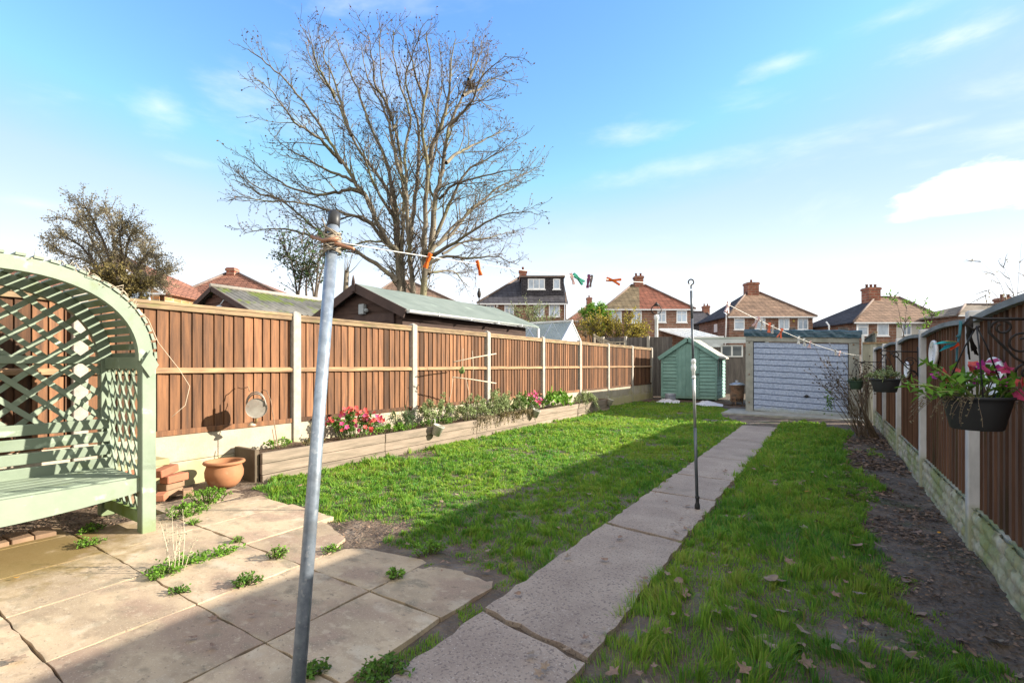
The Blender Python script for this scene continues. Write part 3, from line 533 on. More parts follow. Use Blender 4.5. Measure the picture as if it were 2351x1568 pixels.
# ------------------------------------------------------------------ arbour seat
AX0, AX1, AY0, AY1 = -4.02, -4.78, -.02, 1.445
ab = thing('arbour_seat', 'pale green painted arbour seat with arched slatted roof and lattice sides', 'arbour', (-4.4, .735, 0))
YC, AA, BZ, RZ = .7125, .762, 1.21, .615
def arch(k, off=0):
    a = math.pi*k; e = 2/2.2; cx, sx = math.cos(a), math.sin(a)
    return (YC+(AA+off)*math.copysign(abs(cx)**e, cx), BZ+(RZ+off)*abs(sx)**e)
for x in (AX0, AX1):
    for y in (AY0, AY1):
        mb = MB(); w = .042; mb.box(x-w, y-w, -.0 if x == AX0 else .0, x+w, y+w, BZ+.02); mesh_obj('post', mb, green, ab, bevel=.004)
    mb = MB(); n = 40; vs = []; fs = []
    for i in range(n+1):
        (y0, z0), (y1, z1) = arch(i/n), arch(i/n, -.085)
        for xx in (x-.03, x+.03): vs += [(xx, y0, z0), (xx, y1, z1)]
    for i in range(n):
        q = i*4; fs += [(q, q+1, q+5, q+4), (q+3, q+2, q+6, q+7), (q+2, q, q+4, q+6), (q+1, q+3, q+7, q+5)]
    fs += [(0, 2, 3, 1), (4*n, 4*n+1, 4*n+3, 4*n+2)]; mb.add(vs, fs, .5); mesh_obj('arch', mb, green, ab)
ns = 33                                                          # roof slats laid over both arches
for i in range(ns):
    k = (i+.5)/ns; (y, z), (y2, z2) = arch(k, .012), arch(k+.004, .012); t = Vector((0, y2-y, z2-z)).normalized(); nn = Vector((0, -t.z, t.y)) 
    mb = MB(); Mx = Matrix((Vector((1,0,0)), t, Vector((1,0,0)).cross(t))).transposed(); mb.obox(((AX0+AX1)/2+.01, y, z), (AX0-AX1+.06, .046, .016), Mx); mesh_obj('roof_slat', mb, green, ab)
def clip_lat(mb, o, ux, uy, w, h, inside, step=.118, sw=.03, th=.012, sgn=(1, -1), ang=math.radians(42)):
    n_ = ux.cross(uy)
    for li, s in enumerate(sgn):
        d = Vector((math.cos(ang)*s, math.sin(ang), 0)); pn = Vector((-d.y, d.x, 0)); k = -30
        for k in range(-40, 40):
            base = pn*(k*step); run = None
            for q in range(-250, 251):
                p = base+d*(q*.01); ins = 0 <= p.x <= w and 0 <= p.y <= h and inside(p.x, p.y)
                if ins and run is None: run = p.copy()
                if run is not None and not ins:
                    if (p-run).length > .05:
                        A = o+ux*run.x+uy*run.y+n_*(li*th); B = o+ux*p.x+uy*p.y+n_*(li*th); mb.bar(A, B, sw, th, up=n_)
                    run = None
def arch_top(yw):
    f = min(1, abs(yw-YC)/(AA-.06)); return BZ+(RZ-.07)*(1-f**2.2)**(1/2.2)
mb = MB(); clip_lat(mb, Vector((AX1+.0, AY0, .72)), Vector((0,1,0)), Vector((0,0,1)), AY1-AY0, 1.1, lambda a, b: b+.72 < arch_top(AY0+a), step=.125, sw=.036); mesh_obj('back_lattice', mb, green, ab)
for y in (AY0, AY1):
    mb = MB(); clip_lat(mb, Vector((AX1+.03, y+(.005 if y else -.005), .13)), Vector((1,0,0)), Vector((0,0,1)), AX0-AX1-.06, BZ-.15, lambda a, b: True, step=.105, sw=.022, ang=math.radians(58)); mesh_obj('side_lattice', mb, green, ab)
    mb = MB(); mb.box(AX1+.043, y-.022, BZ-.06, AX0-.043, y+.022, BZ+.03); mesh_obj('side_rail', mb, green, ab, bevel=.003)
    mb = MB(); mb.box(AX1+.043, y-.024, .06, AX0-.043, y+.024, .145); mesh_obj('foot_rail', mb, M('mossy green timber' if y else 'mossy timber', (.19,.27,.06), (.26,.36,.17), scale=6), ab, bevel=.003)
mb = MB(); mb.box(AX1+.0, AY0+.04, BZ-.02, AX1+.035, AY1-.04, BZ+.035); mesh_obj('back_rail', mb, green, ab, bevel=.003)
for k in range(4):
    mb = MB(); z = .765-k*.098; mb.obox((AX1+.10+k*.014, (AY0+AY1)/2+.01, z-.038), (.02, AY1-AY0-.04, .078), Euler((0, .14, 0)).to_matrix()); mesh_obj('backrest_slat', mb, green, ab, bevel=.004)
for k in range(6):
    mb = MB(); x = AX1+.17+k*.099; mb.box(x-.044, AY0+.03, .378, x+.044, AY1-.03, .40); mesh_obj('seat_slat', mb, green, ab, bevel=.004)
mb = MB(); n = 24; vs = []; fs = []
for i in range(n+1):
    f = i/n; y = AY0+.03+(AY1-AY0-.06)*f; zb = .285-.035*math.sin(f*math.pi)-.03*(1-abs(2*f-1))**.5+.02
    for x in (AX0-.02, AX0+.008): vs += [(x, y, .396), (x, y, zb)]
for i in range(n): q = i*4; fs += [(q, q+4, q+5, q+1), (q+2, q+3, q+7, q+6), (q, q+2, q+6, q+4), (q+1, q+5, q+7, q+3)]
fs += [(0, 1, 3, 2), (4*n, 4*n+2, 4*n+3, 4*n+1)]; mb.add(vs, fs, .5); mesh_obj('front_apron', mb, green, ab)
for y in (AY1,):
    mb = MB(); mb.prism([(AX0+.045, y+.052, BZ-.03), (AX0+.045, y, BZ-.115), (AX0+.045, y-.052, BZ-.03), (AX0+.045, y, BZ+.07)], (.016, 0, 0)); mesh_obj('diamond_plaque', mb, green, ab)
# dry climber wandering over the arch
mb = MB()
for seed in range(4):
    pts = []; k = .05+seed*.04
    for i in range(26):
        k += random.uniform(.004, .022); y, z = arch(min(k, .62), .03+random.uniform(-.05, .03)); pts.append((AX0-.02+random.uniform(-.05, .08), y, z))
    mb.tube(pts, .0022, 4)
mb.tube([arch_p for arch_p in [(AX0+.03, 1.30, 1.64), (AX0+.04, 1.44, 1.50), (AX0+.04, 1.50, 1.34), (AX0+.02, 1.64, 1.15), (AX0+.0, 1.72, 1.02), (AX0, 1.69, .88), (AX0, 1.6, .80)]], .002, 4)
solo('dry_climber', mb, cane, 'thin dry climber stem trailing over the green arch', 'plant', (AX0, 1.4, 1.2))
# ------------------------------------------------------------------ shed
sh = thing('garden_shed', 'small teal painted shed with plank door and pale felt roof', 'shed', (-3.92, 16.9, 0))
SX0, SX1, SY0, SY1, SE, SP = -4.72, -3.02, 16.62, 18.25, 1.47, 2.04; SM = (SX0+SX1)/2
DX0, DX1, DZ = -4.20, -3.57, 1.80
zt = lambda x: SE+(SP-SE)*(1-abs(x-SM)/((SX1-SX0)/2))
mb = MB(); k = 0; z = .06
while z < SP-.03:                                               # overlapping boards of the front, cut to the gable
    z2 = min(z+.115, SP-.02)
    for (xa, xb) in (((SX0, DX0), (DX1, SX1)) if z2 < DZ+.02 else ((SX0, SX1),)):
        lim = (SX1-SX0)/2*(SP-max(z2-.02, SE))/(SP-SE) if z2 > SE else 9
        xa2, xb2 = max(xa, SM-lim), min(xb, SM+lim)
        if xb2-xa2 > .03:
            mb.add([(xa2,SY0-.024,z+.014),(xb2,SY0-.024,z+.014),(xb2,SY0+.02,z+.014),(xa2,SY0+.02,z+.014),(xa2,SY0-.004,z2),(xb2,SY0-.004,z2),(xb2,SY0+.02,z2),(xa2,SY0+.02,z2)], [(0,3,2,1),(4,5,6,7),(0,1,5,4),(1,2,6,5),(2,3,7,6),(3,0,4,7)])
    z = z2
z = .06
while z < SE-.02:
    z2 = min(z+.115, SE)
    for xx, sg in ((SX1, 1), (SX0, -1)):
        ranges = ((SY0, 16.85), (17.65, SY1)) if sg > 0 and .75 < z+.05 < 1.36 else ((SY0, SY1),)
        for ya, yb in ranges: mb.add([(xx+.026*sg,ya,z+.014),(xx+.026*sg,yb,z+.014),(xx-.02*sg,yb,z+.014),(xx-.02*sg,ya,z+.014),(xx+.004*sg,ya,z2),(xx+.004*sg,yb,z2),(xx-.02*sg,yb,z2),(xx-.02*sg,ya,z2)], [(0,3,2,1),(4,5,6,7),(0,1,5,4),(1,2,6,5),(2,3,7,6),(3,0,4,7)])
    z = z2
mb.prism([(SX0+.01,SY0+.022,.06),(SX1-.01,SY0+.022,.06),(SX1-.01,SY0+.022,SE),(SM,SY0+.022,SP-.03),(SX0+.01,SY0+.022,SE)], (0,.012,0)); mb.prism([(SX0,SY1,.06),(SX1,SY1,.06),(SX1,SY1,SE),(SM,SY1,SP),(SX0,SY1,SE)], (0,.02,0)); mesh_obj('wall', mb, teal, sh)
mb = MB()
for k in range(5): w = (DX1-DX0)/5; mb.box(DX0+k*w+.002, SY0-.028-(k % 2)*.003, .07, DX0+(k+1)*w-.002, SY0-.005, DZ)
dr = mesh_obj('door', mb, teal, sh); mb = MB(); mb.box(DX1-.05, SY0-.05, .86, DX1+.05, SY0-.034, .89); mb.tube([(DX1-.03,SY0-.04,.87),(DX1-.03,SY0-.075,.87)], .01, 8); mesh_obj('latch', mb, iron, dr)
for x in (SX0-.012, SX1+.012):
    mb = MB(); mb.box(x-.03, SY0-.032, .04, x+.03, SY0-.003, SE); mesh_obj('corner_trim', mb, teal, sh)
mb = MB(); mb.box(DX0-.05, SY0-.036, .05, DX0-.004, SY0-.003, DZ+.03); mb.box(DX1+.004, SY0-.036, .05, DX1+.05, SY0-.003, DZ+.03); mesh_obj('door_frame', mb, teal, sh)
for sg in (-1, 1):
    xe = SM+sg*(SX1-SX0)/2*1.13; ze = SE-(SP-SE)*.13
    mb = MB(); nn = 10; vs = []; fs = []
    for i in range(nn+1):
        for j in range(7):
            f = i/nn; x = SM+(xe-SM)*f; zz = SP+.02+(ze-SP)*f+random.uniform(0, .022); vs.append((x, SY0-.085+(SY1-SY0+.22)*j/6, zz))
    o_ = len(vs); vs += [(a, b, c-.045) for a, b, c in vs]
    for i in range(nn):
        for j in range(6): q = i*7+j; fs += [(q, q+1, q+8, q+7), (o_+q, o_+q+7, o_+q+8, o_+q+1)]
    for i in range(nn): fs += [(i*7, i*7+7, o_+i*7+7, o_+i*7), (i*7+6, o_+i*7+6, o_+i*7+13, i*7+13)]
    fs += [(nn*7+j, nn*7+j+1, o_+nn*7+j+1, o_+nn*7+j) for j in range(6)]
    mb.add(vs, fs, .5); mesh_obj('roof', mb, felt, sh)
    mb = MB(); mb.bar((SM, SY0-.10, SP+.002), (xe, SY0-.10, ze+.002), .025, .125); mesh_obj('bargeboard', mb, teal, sh)
mb = MB(); mb.box(SX1-.01, 16.87, .80, SX1+.002, 17.63, 1.33); wn = mesh_obj('window', mb, glass_mat('dusty shed glass', (.12,.15,.16)), sh)
mb = MB()
for a in (16.85, 17.24, 17.62): mb.box(SX1-.005, a-.02, .78, SX1+.03, a+.02, 1.35)
mb.box(SX1-.005, 16.83, .745, SX1+.035, 17.67, .78); mb.box(SX1-.005, 16.83, 1.35, SX1+.035, 17.67, 1.385); mesh_obj('window_frame', mb, teal, wn)
# ------------------------------------------------------------------ garage (its floor falls to the right)
GXL, GXR, GY, GYB = -1.74, .60, 13.45, 18.6; GK = -.048
gs = lambda pts: [(x, y, z+GK*(x-GXL)) for x, y, z in pts]
def shear(mb): mb.v = gs(mb.v); return mb
ga = thing('garage', 'concrete garage with speckled blue grey up and over door', 'garage', (-.57, 13.45, 0))
mb = MB(); mb.box(GXL, GY, -.1, GXL+.17, GY+.14, 1.777); mesh_obj('pillar', shear(mb), gconc, ga, bevel=.008)
mb = MB(); mb.box(GXR-.20, GY, -.1, GXR, GY+.14, 1.777); mesh_obj('pillar', shear(mb), gconc, ga, bevel=.008)
mb = MB(); mb.box(GXL, GY-.01, 1.78, GXR, GY+.14, 1.97); mesh_obj('lintel', shear(mb), gconc, ga, bevel=.008)
mb = MB(); n = 12; x0, x1 = GXL+.185, GXR-.215; dz0, dz1 = .045, 1.765
for k in range(n):
    za, zb = dz0+(dz1-dz0)*k/n, dz0+(dz1-dz0)*(k+1)/n
    mb.add([(x0,GY+.03,za+.014),(x1,GY+.03,za+.014),(x1,GY+.03,zb-.010),(x0,GY+.03,zb-.010),(x0,GY+.075,za),(x1,GY+.075,za),(x1,GY+.075,zb),(x0,GY+.075,zb)], [(0,1,2,3),(0,4,5,1),(3,2,6,7),(0,3,7,4),(1,5,6,2)])
gd = mesh_obj('garage_door', shear(mb), gdoor, ga)
mb = MB(); mb.lathe([(.04,0),(.04,.012),(.015,.02),(.012,.045)], (-.42,GY+.036,.50), 12, Matrix.Rotation(math.pi/2,3,'X')); mb.bar((-.48,GY-.008,.50),(-.36,GY-.008,.50), .02, .02); mesh_obj('handle', shear(mb), black, gd)
mb = MB(); mb.box(GXL+.02, GY+.14, -.1, GXL+.10, GYB, 1.9); mb.box(GXR-.10, GY+.14, -.1, GXR-.02, GYB, 1.9); mb.box(GXL+.1, GYB-.08, -.1, GXR-.1, GYB, 1.9); mesh_obj('wall', shear(mb), gconc, ga)
mb = MB(); nn = 30
for k in range(nn):                                     # creased dark sheet hanging over the roof edge
    xa, xb = GXL-.02+(GXR-GXL+.06)*k/nn, GXL-.02+(GXR-GXL+.06)*(k+1)/nn
mb = MB(); vs = []; fs = []
for k in range(nn+1):
    x = GXL-.03+(GXR-GXL+.08)*k/nn; a, b = random.uniform(-.008,.008), random.uniform(-.012,.012)
    vs += [(x, GYB+.05, 2.05), (x, GY-.01, 2.075+a), (x, GY-.035+b, 2.06+a), (x, GY-.05-b, 1.98+b), (x, GY-.04+b, 1.90+a), (x, GY+.02, 1.972), (x, GYB+.05, 1.975)]
for k in range(nn):
    for j in range(6): q = k*7+j; fs.append((q, q+7, q+8, q+1))
fs += [tuple(range(7)), tuple(range(nn*7+6, nn*7-1, -1))]; mb.add(vs, fs, .5); mesh_obj('roof', shear(mb), tarp, ga)
mb = MB()
for z in (.25, .95, 1.45, 1.75):
    mb.lathe([(.0,0.01),(.016,.008),(.018,0)], (GXL+.085, GY-.002, z), 8, Matrix.Rotation(math.pi/2,3,'X')); mb.lathe([(.0,0.01),(.016,.008),(.018,0)], (GXR-.11, GY-.002, z), 8, Matrix.Rotation(math.pi/2,3,'X'))
mesh_obj('bolt', shear(mb), rust, ga)
for i, (x, sz) in enumerate(((-1.6, (.13,.1,.075)), (-.72, (.14,.1,.06)), (.3, (.2,.1,.065)))):
    mb = MB(); mb.obox((x, GY+.12, 2.075+sz[2]/2+GK*(x-GXL)), sz, Euler((0,GK*-1,random.uniform(-.2,.2))).to_matrix())
    solo('brick', mb, greyb, ['dark brick weighting the garage roof sheet above left pillar', 'dark brick weighting the middle of the garage roof sheet', 'dark brick weighting the garage roof sheet at its right end'][i], 'brick', (x, GY+.12, 2.07+GK*(x-GXL)), 'bricks holding down the roof sheet', bevel=.006)
mb = MB(); mb.bar((GXR+.06, GY-.06, -.05), (GXR+.06, GY-.06, 1.86), .05, .05, up=(1,0,0)); mb.tube([(GXR+.06,GY-.09,1.36),(GXR+.06,GY-.12,1.36),(GXR+.06,GY-.12,1.40)], .006, 6)
solo('line_post', mb, white, 'slim white post holding the line at right edge of garage', 'post', (GXR+.06, GY-.06, 0))
# ------------------------------------------------------------------ outbuildings beyond the fence
X0, X1, Y0, Y1, ZE, ZP = -8.1, -5.74, 5.7, 9.75, 2.08, 2.58; XM = (X0+X1)/2
bs = thing('garden_shed', 'large dark brown shed with green felt roof beyond the fence', 'shed', (XM, 7.7, 0))
mb = MB(); z = 0
while z < ZP-.06:
    z2 = min(z+.14, ZP-.04); lim = (X1-X0-.3)/2*(1 if z2 < ZE else (ZP-z2)/(ZP-ZE)); 
    if lim > .03: mb.add([(XM-lim,Y0-.012,z),(XM+lim,Y0-.012,z),(XM+lim,Y0,z2),(XM-lim,Y0,z2)], [(0,1,2,3)])
    z = z2
mb.box(X0+.15, Y0+.003, 0, X1-.15, Y1-.15, ZE-.03); mb.prism([(X0+.15,Y0+.003,ZE-.03),(X1-.15,Y0+.003,ZE-.03),(XM,Y0+.003,ZP-.07)], (0,Y1-Y0-.15,0)); mesh_obj('wall', mb, bsh, bs)
mb = MB(); mb.box(XM-.1, Y0-.035, .1, X1-.38, Y0-.015, 2.03); dd = mesh_obj('door', mb, bsh, bs)
mb = MB(); mb.box(XM-.12, Y0-.045, 1.92, X1-.36, Y0-.02, 2.05); mb.box(X1-.38, Y0-.05, .1, X1-.30, Y0-.02, 2.05); mesh_obj('door_frame', mb, bsh2, bs)
for sg in (-1, 1):
    xe = XM+sg*(X1-X0)/2; sl = (ZE-ZP)/((X1-X0)/2); mb = MB(); vs = []; fs = []
    for i in range(9):
        for j in range(13):
            f = i/8; vs.append((XM+(xe-XM)*f*1.04, Y0-.12+(Y1-Y0+.25)*j/12, ZP+.02+(ZE-ZP)*f*1.04+random.uniform(-.006,.006)))
    o_ = len(vs); vs += [(a, b, c-.03) for a, b, c in vs]
    for i in range(8):
        for j in range(12): q = i*13+j; fs += [(q, q+1, q+14, q+13), (o_+q, o_+q+13, o_+q+14, o_+q+1)]
    fs += [(i*13, i*13+13, o_+i*13+13, o_+i*13) for i in range(8)]+[(i*13+12, o_+i*13+12, o_+i*13+25, i*13+25) for i in range(8)]+[(8*13+j, 8*13+j+1, o_+8*13+j+1, o_+8*13+j) for j in range(12)]
    mb.add(vs, fs, .5); mesh_obj('roof', mb, gfelt, bs)
    mb = MB(); mb.bar((XM, Y0-.135, ZP-.05), (xe+sg*.05, Y0-.135, ZE-.07), .025, .15); mesh_obj('bargeboard', mb, bsh2, bs)
mb = MB(); mb.prism([(XM-.05,Y0-.15,ZP-.12),(XM+.05,Y0-.15,ZP-.12),(XM+.035,Y0-.15,ZP+.05),(XM,Y0-.15,ZP+.16),(XM-.035,Y0-.15,ZP+.05)], (0,-.02,0)); mesh_obj('finial', mb, bsh2, bs)
mb = MB(); prof = [(math.cos(a)*.055, -math.sin(a)*.05) for a in [math.pi*k/8 for k in range(9)]]
vs = []; 
for y in (Y0-.1, Y1+.12): vs += [(X1+.075+a, y, ZE-.015+b) for a, b in prof]+[(X1+.075-.049, y, ZE-.012), (X1+.075+.049, y, ZE-.012)]
mb.add([v for v in vs], [(i, i+1, 12+i-1+0, 11+i) for i in range(8)], .5, True); mb.add([vs[i] for i in range(9)], [tuple(range(9))], .5)
for y in (6.3, 7.2, 8.1, 9.0): mb.box(X1+.0, y-.012, ZE-.055, X1+.134, y+.012, ZE-.008)
mb.tube([(X1+.07, Y1+.05, ZE-.05), (X1+.07, Y1+.05, .3)], .035, 10)
mesh_obj('gutter', mb, M('grey white gutter', (.62,.63,.64), (.5,.52,.53), scale=3, rough=.4, bump=0), bs)
mb = MB(); mb.box(-6.87, Y0-.10, 2.06, -6.74, Y0-.02, 2.24); mb.tube([(-6.71,Y0-.06,2.13),(-6.66,Y0-.09,2.12)], .035, 10)
mesh_obj('wall_lamp', mb, M('grey lamp case', (.33,.36,.38), (.25,.28,.3), rough=.4), bs, bevel=.01)
# mossy corrugated garage
X0, X1, Y0, Y1, ZE, ZP = -14.2, -10.95, 5.95, 10.4, 2.46, 3.08; XM = (X0+X1)/2
mg = thing('garage', 'old garage with mossy corrugated roof and dark gable beyond the fence', 'garage', (XM, 8, 0))
mb = MB(); mb.box(X0+.15, Y0+.05, 0, X1-.15, Y1-.15, ZE-.05); mesh_obj('wall', mb, creamwall, mg)
mb = MB(); z = 1.2
while z < ZP-.1:
    z2 = z+.15; lim = (X1-X0-.3)/2*(1 if z2 < ZE else max(0, (ZP-z2)/(ZP-ZE))); mb.add([(XM-lim,Y0+.02,z),(XM+lim,Y0+.02,z),(XM+lim,Y0+.04,z2),(XM-lim,Y0+.04,z2)], [(0,1,2,3)]); z = z2
mesh_obj('gable', mb, M('dark red brown boards', (.13,.06,.045), (.08,.04,.03), scale=4, tint=.2), mg)
for sg in (-1, 1):
    xe = XM+sg*(X1-X0)/2*1.06; mb = MB(); ny_ = 150; vs = []; fs = []
    for j in range(ny_+1):
        dz = .022*math.sin(j/ny_*(Y1-Y0)/.15*2*math.pi)
        for f in (0, .5, 1): vs.append((XM+(xe-XM)*f, Y0-.1+(Y1-Y0+.2)*j/ny_, ZP+(ZE-ZP)*f*1.06+dz))
    o_ = len(vs); vs += [(a, b, c-.02) for a, b, c in vs]
    for j in range(ny_):
        for i in range(2): q = j*3+i; fs += [(q, q+3, q+4, q+1), (o_+q, o_+q+1, o_+q+4, o_+q+3)]
        fs.append((j*3+2, j*3+5, o_+j*3+5, o_+j*3+2))
    mb.add(vs, fs, .5, True); mesh_obj('roof', mb, corr, mg)
    mb = MB(); mb.bar((XM, Y0-.1, ZP-.04), (xe, Y0-.1, ZE-.1), .03, .12); mesh_obj('bargeboard', mb, bsh2, mg)
mb = MB(); mb.tube([(XM,Y0-.12,ZP+.03),(XM,Y1+.1,ZP+.03)], .06, 8); mesh_obj('ridge_cap', mb, conc, mg)
mb = MB(); mb.box(X1+.03, Y0-.05, ZE-.22, X1+.06, Y1+.05, ZE-.06); mesh_obj('fascia', mb, white, mg)
mb = MB(); mb.lathe([(0,-.09),(.06,-.07),(.09,0),(.06,.07),(0,.09)], (-12.0, Y0-.18, 2.5), 12); mb.tube([(-12.0,Y0-.18,2.58),(-11.95,Y0-.05,2.8)], .012, 6); mesh_obj('wall_lamp', mb, M('clear globe', (.5,.55,.6), (.4,.45,.5), rough=.2), mg)
# greenhouse
gh = thing('greenhouse', 'aluminium greenhouse with glass gable beyond the fence', 'greenhouse', (-6.7, 11.6, 0))
gx, gx2, gy, gz1, gz2, hw = -5.68, -8.0, 11.6, 1.45, 2.33, .98
alu = M('aluminium bars', (.62,.64,.66), (.5,.52,.54), rough=.35, metal=.5, bump=0); gl = glass_mat('greenhouse glass', (.50,.58,.57), .1, .5)
mb = MB()
for y in (gy-hw, gy+hw): mb.bar((gx,y,gz1),(gx,gy,gz2), .03, .03); mb.bar((gx2,y,gz1),(gx2,gy,gz2), .03, .03); mb.bar((gx,y,gz1),(gx2,y,gz1), .03, .03); mb.bar((gx,y,0),(gx,y,gz1), .03, .03, up=(1,0,0)); mb.bar((gx2,y,0),(gx2,y,gz1), .03, .03, up=(1,0,0))
mb.bar((gx+.02,gy,gz2+.02),(gx2,gy,gz2+.02), .06, .05); mb.bar((gx,gy-.33,0),(gx,gy-.33,gz2-.3), .025, .025, up=(1,0,0)); mb.bar((gx,gy+.33,0),(gx,gy+.33,gz2-.3), .025, .025, up=(1,0,0)); mb.bar((gx,gy-hw,gz1),(gx,gy+hw,gz1), .03, .03)
for k in range(1, 4): x = gx+(gx2-gx)*k/4; mb.bar((x,gy-hw,gz1),(x,gy,gz2), .022, .022); mb.bar((x,gy+hw,gz1),(x,gy,gz2), .022, .022); mb.bar((x,gy-hw,0),(x,gy-hw,gz1), .022, .022, up=(1,0,0))
mb.bar((gx+(gx2-gx)*.12,gy-hw,gz1),(gx+(gx2-gx)*.62,gy,gz2), .02, .02); mb.bar((gx+(gx2-gx)*.95,gy-hw,gz1),(gx+(gx2-gx)*.45,gy,gz2), .02, .02)
mesh_obj('frame', mb, alu, gh)
mb = MB(); mb.prism([(gx-.01,gy-hw,gz1),(gx-.01,gy,gz2),(gx2,gy,gz2),(gx2,gy-hw,gz1)], (0,-.003,.003)); mb.prism([(gx-.01,gy+hw,gz1),(gx-.01,gy,gz2),(gx2,gy,gz2),(gx2,gy+hw,gz1)], (0,.003,.003)); mb.box(gx2,gy-hw,.05,gx-.02,gy-hw+.004,gz1-.02); mesh_obj('roof_pane', mb, gl, gh)
mb = MB(); mb.prism([(gx-.004,gy-hw,.05),(gx-.004,gy+hw,.05),(gx-.004,gy+hw,gz1),(gx-.004,gy,gz2-.02),(gx-.004,gy-hw,gz1)], (-.004,0,0)); mesh_obj('gable_pane', mb, glass_mat('frosted gable glass', (.62,.68,.74), .25, .8), gh)
# leaning timber frame
mb = MB()
A = P(1362, 768, 17.2); B_ = P(1402, 786, 17.0); up = Vector((0,0,-1))
for k in range(4): o = Vector((0,0,-.07*k)); mb.bar(A+o+Vector((.05*k,0,0)), B_+o+Vector((.05*k,0,0)), .05, .03)
for f in (0, .5, 1): p = A.lerp(B_, f); mb.bar(p+Vector((.02,.04,.02)), Vector((p.x+.1, p.y, .02)), .05, .05, up=(1,0,0))
for k in range(4): p = B_+Vector((.16*k*CT, .16*k*ST, -.02)); mb.bar(p, (p.x, p.y, .02), .035, .035, up=(1,0,0))
mb.bar(B_+Vector((0,0,.0)), B_+Vector((.5*CT,.5*ST,.02)), .05, .03); mb.bar(B_+Vector((0,0,-.13)), B_+Vector((.5*CT,.5*ST,-.11)), .04, .03)
solo('timber_frame', mb, M('silver grey timber', (.42,.36,.27), (.28,.23,.17), scale=5, tint=.2), 'weathered slatted timber frame leaning beyond fence right of greenhouse', 'timber frame', (B_.x, B_.y, 0))
# flat roofed outbuilding behind the teal shed
fo = P(1598, 838, 20.5); fo2 = P(1716, 838, 20.0); zt_ = P(1650, 776, 20.3).z; d = (fo2-fo).normalized(); nrm = Vector((-d.y, d.x, 0)); R3 = Matrix((d, nrm, Vector((0,0,1)))).transposed(); Lw = (fo2-fo).length+.6; cc = (fo+fo2)/2+d*.3
ob = thing('outbuilding', 'low flat roofed building with pale roof behind the teal shed', 'outbuilding', (cc.x, cc.y, 0))
mb = MB(); mb.obox(cc+nrm*1.6+Vector((0,0,zt_/2-.2-cc.z)), (Lw, 3.2, zt_-.36), R3); mesh_obj('wall', mb, greyb, ob)
mb = MB(); mb.obox(cc+nrm*1.55+Vector((0,0,zt_-.02-cc.z)), (Lw+.3, 3.6, .07), R3); mesh_obj('roof', mb, M('pale roof covering', (.42,.47,.44), (.32,.37,.35), scale=2), ob)
mb = MB(); mb.obox(cc-nrm*.22+Vector((0,0,zt_-.15-cc.z)), (Lw+.3, .03, .17), R3); mesh_obj('fascia', mb, M('grey white fascia', (.5,.53,.55), (.42,.45,.47), scale=3), ob)
wc = cc+d*.1-nrm*.02; mb = MB(); mb.obox(wc+Vector((0,0,zt_-.55-cc.z)), (.85, .04, .5), R3); wf = mesh_obj('window', mb, white, ob)
mb = MB()
for s_ in (-.2, .2): mb.obox(wc+d*s_-nrm*.025+Vector((0,0,zt_-.55-cc.z)), (.33, .012, .40), R3)
mesh_obj('pane', mb, glass_mat('dark window glass', (.10,.12,.14)), wf)
# ------------------------------------------------------------------ houses
wht = M('white window frames', (.80,.82,.85), (.72,.74,.78), scale=3, rough=.4, bump=0)
wglass = glass_mat('reflecting window glass', (.42,.52,.66), .12)
lead = M('grey ridge tiles', (.20,.15,.13), (.12,.09,.08), scale=3)
potm = M('clay chimney pot', (.22,.10,.07), (.14,.07,.05), scale=4)
brickA = tiles('brown brickwork', (.26,.135,.095), (.195,.10,.072), (.25,.185,.15), .9, .3, .05)
brickO = tiles('orange brickwork', (.52,.24,.10), (.42,.19,.085), (.45,.33,.22), .9, .3, .05)
brickR = tiles('red brickwork', (.33,.12,.08), (.26,.095,.065), (.30,.2,.15), .9, .3, .05)
render_ = M('pale render', (.60,.60,.58), (.5,.5,.48), scale=2)
def rooft(n, a, b): return tiles(n, a, b, tuple(x*.35 for x in a), .55, .21, .035, bump=.8)
rf_red, rf_grn, rf_brn, rf_dark, rf_rust, rf_grey = rooft('red pantiles', (.27,.10,.065), (.2,.078,.05)), rooft('mossy brown pantiles', (.22,.165,.10), (.15,.12,.075)), rooft('brown clay tiles', (.27,.175,.122), (.205,.132,.095)), rooft('dark slate and shaded tiles', (.075,.072,.085), (.055,.053,.065)), rooft('rust red tiles', (.29,.13,.085), (.22,.10,.068)), rooft('grey brown tiles', (.26,.21,.165), (.2,.165,.13))  # the dark tiles are real slate, and painted shade on two left hips
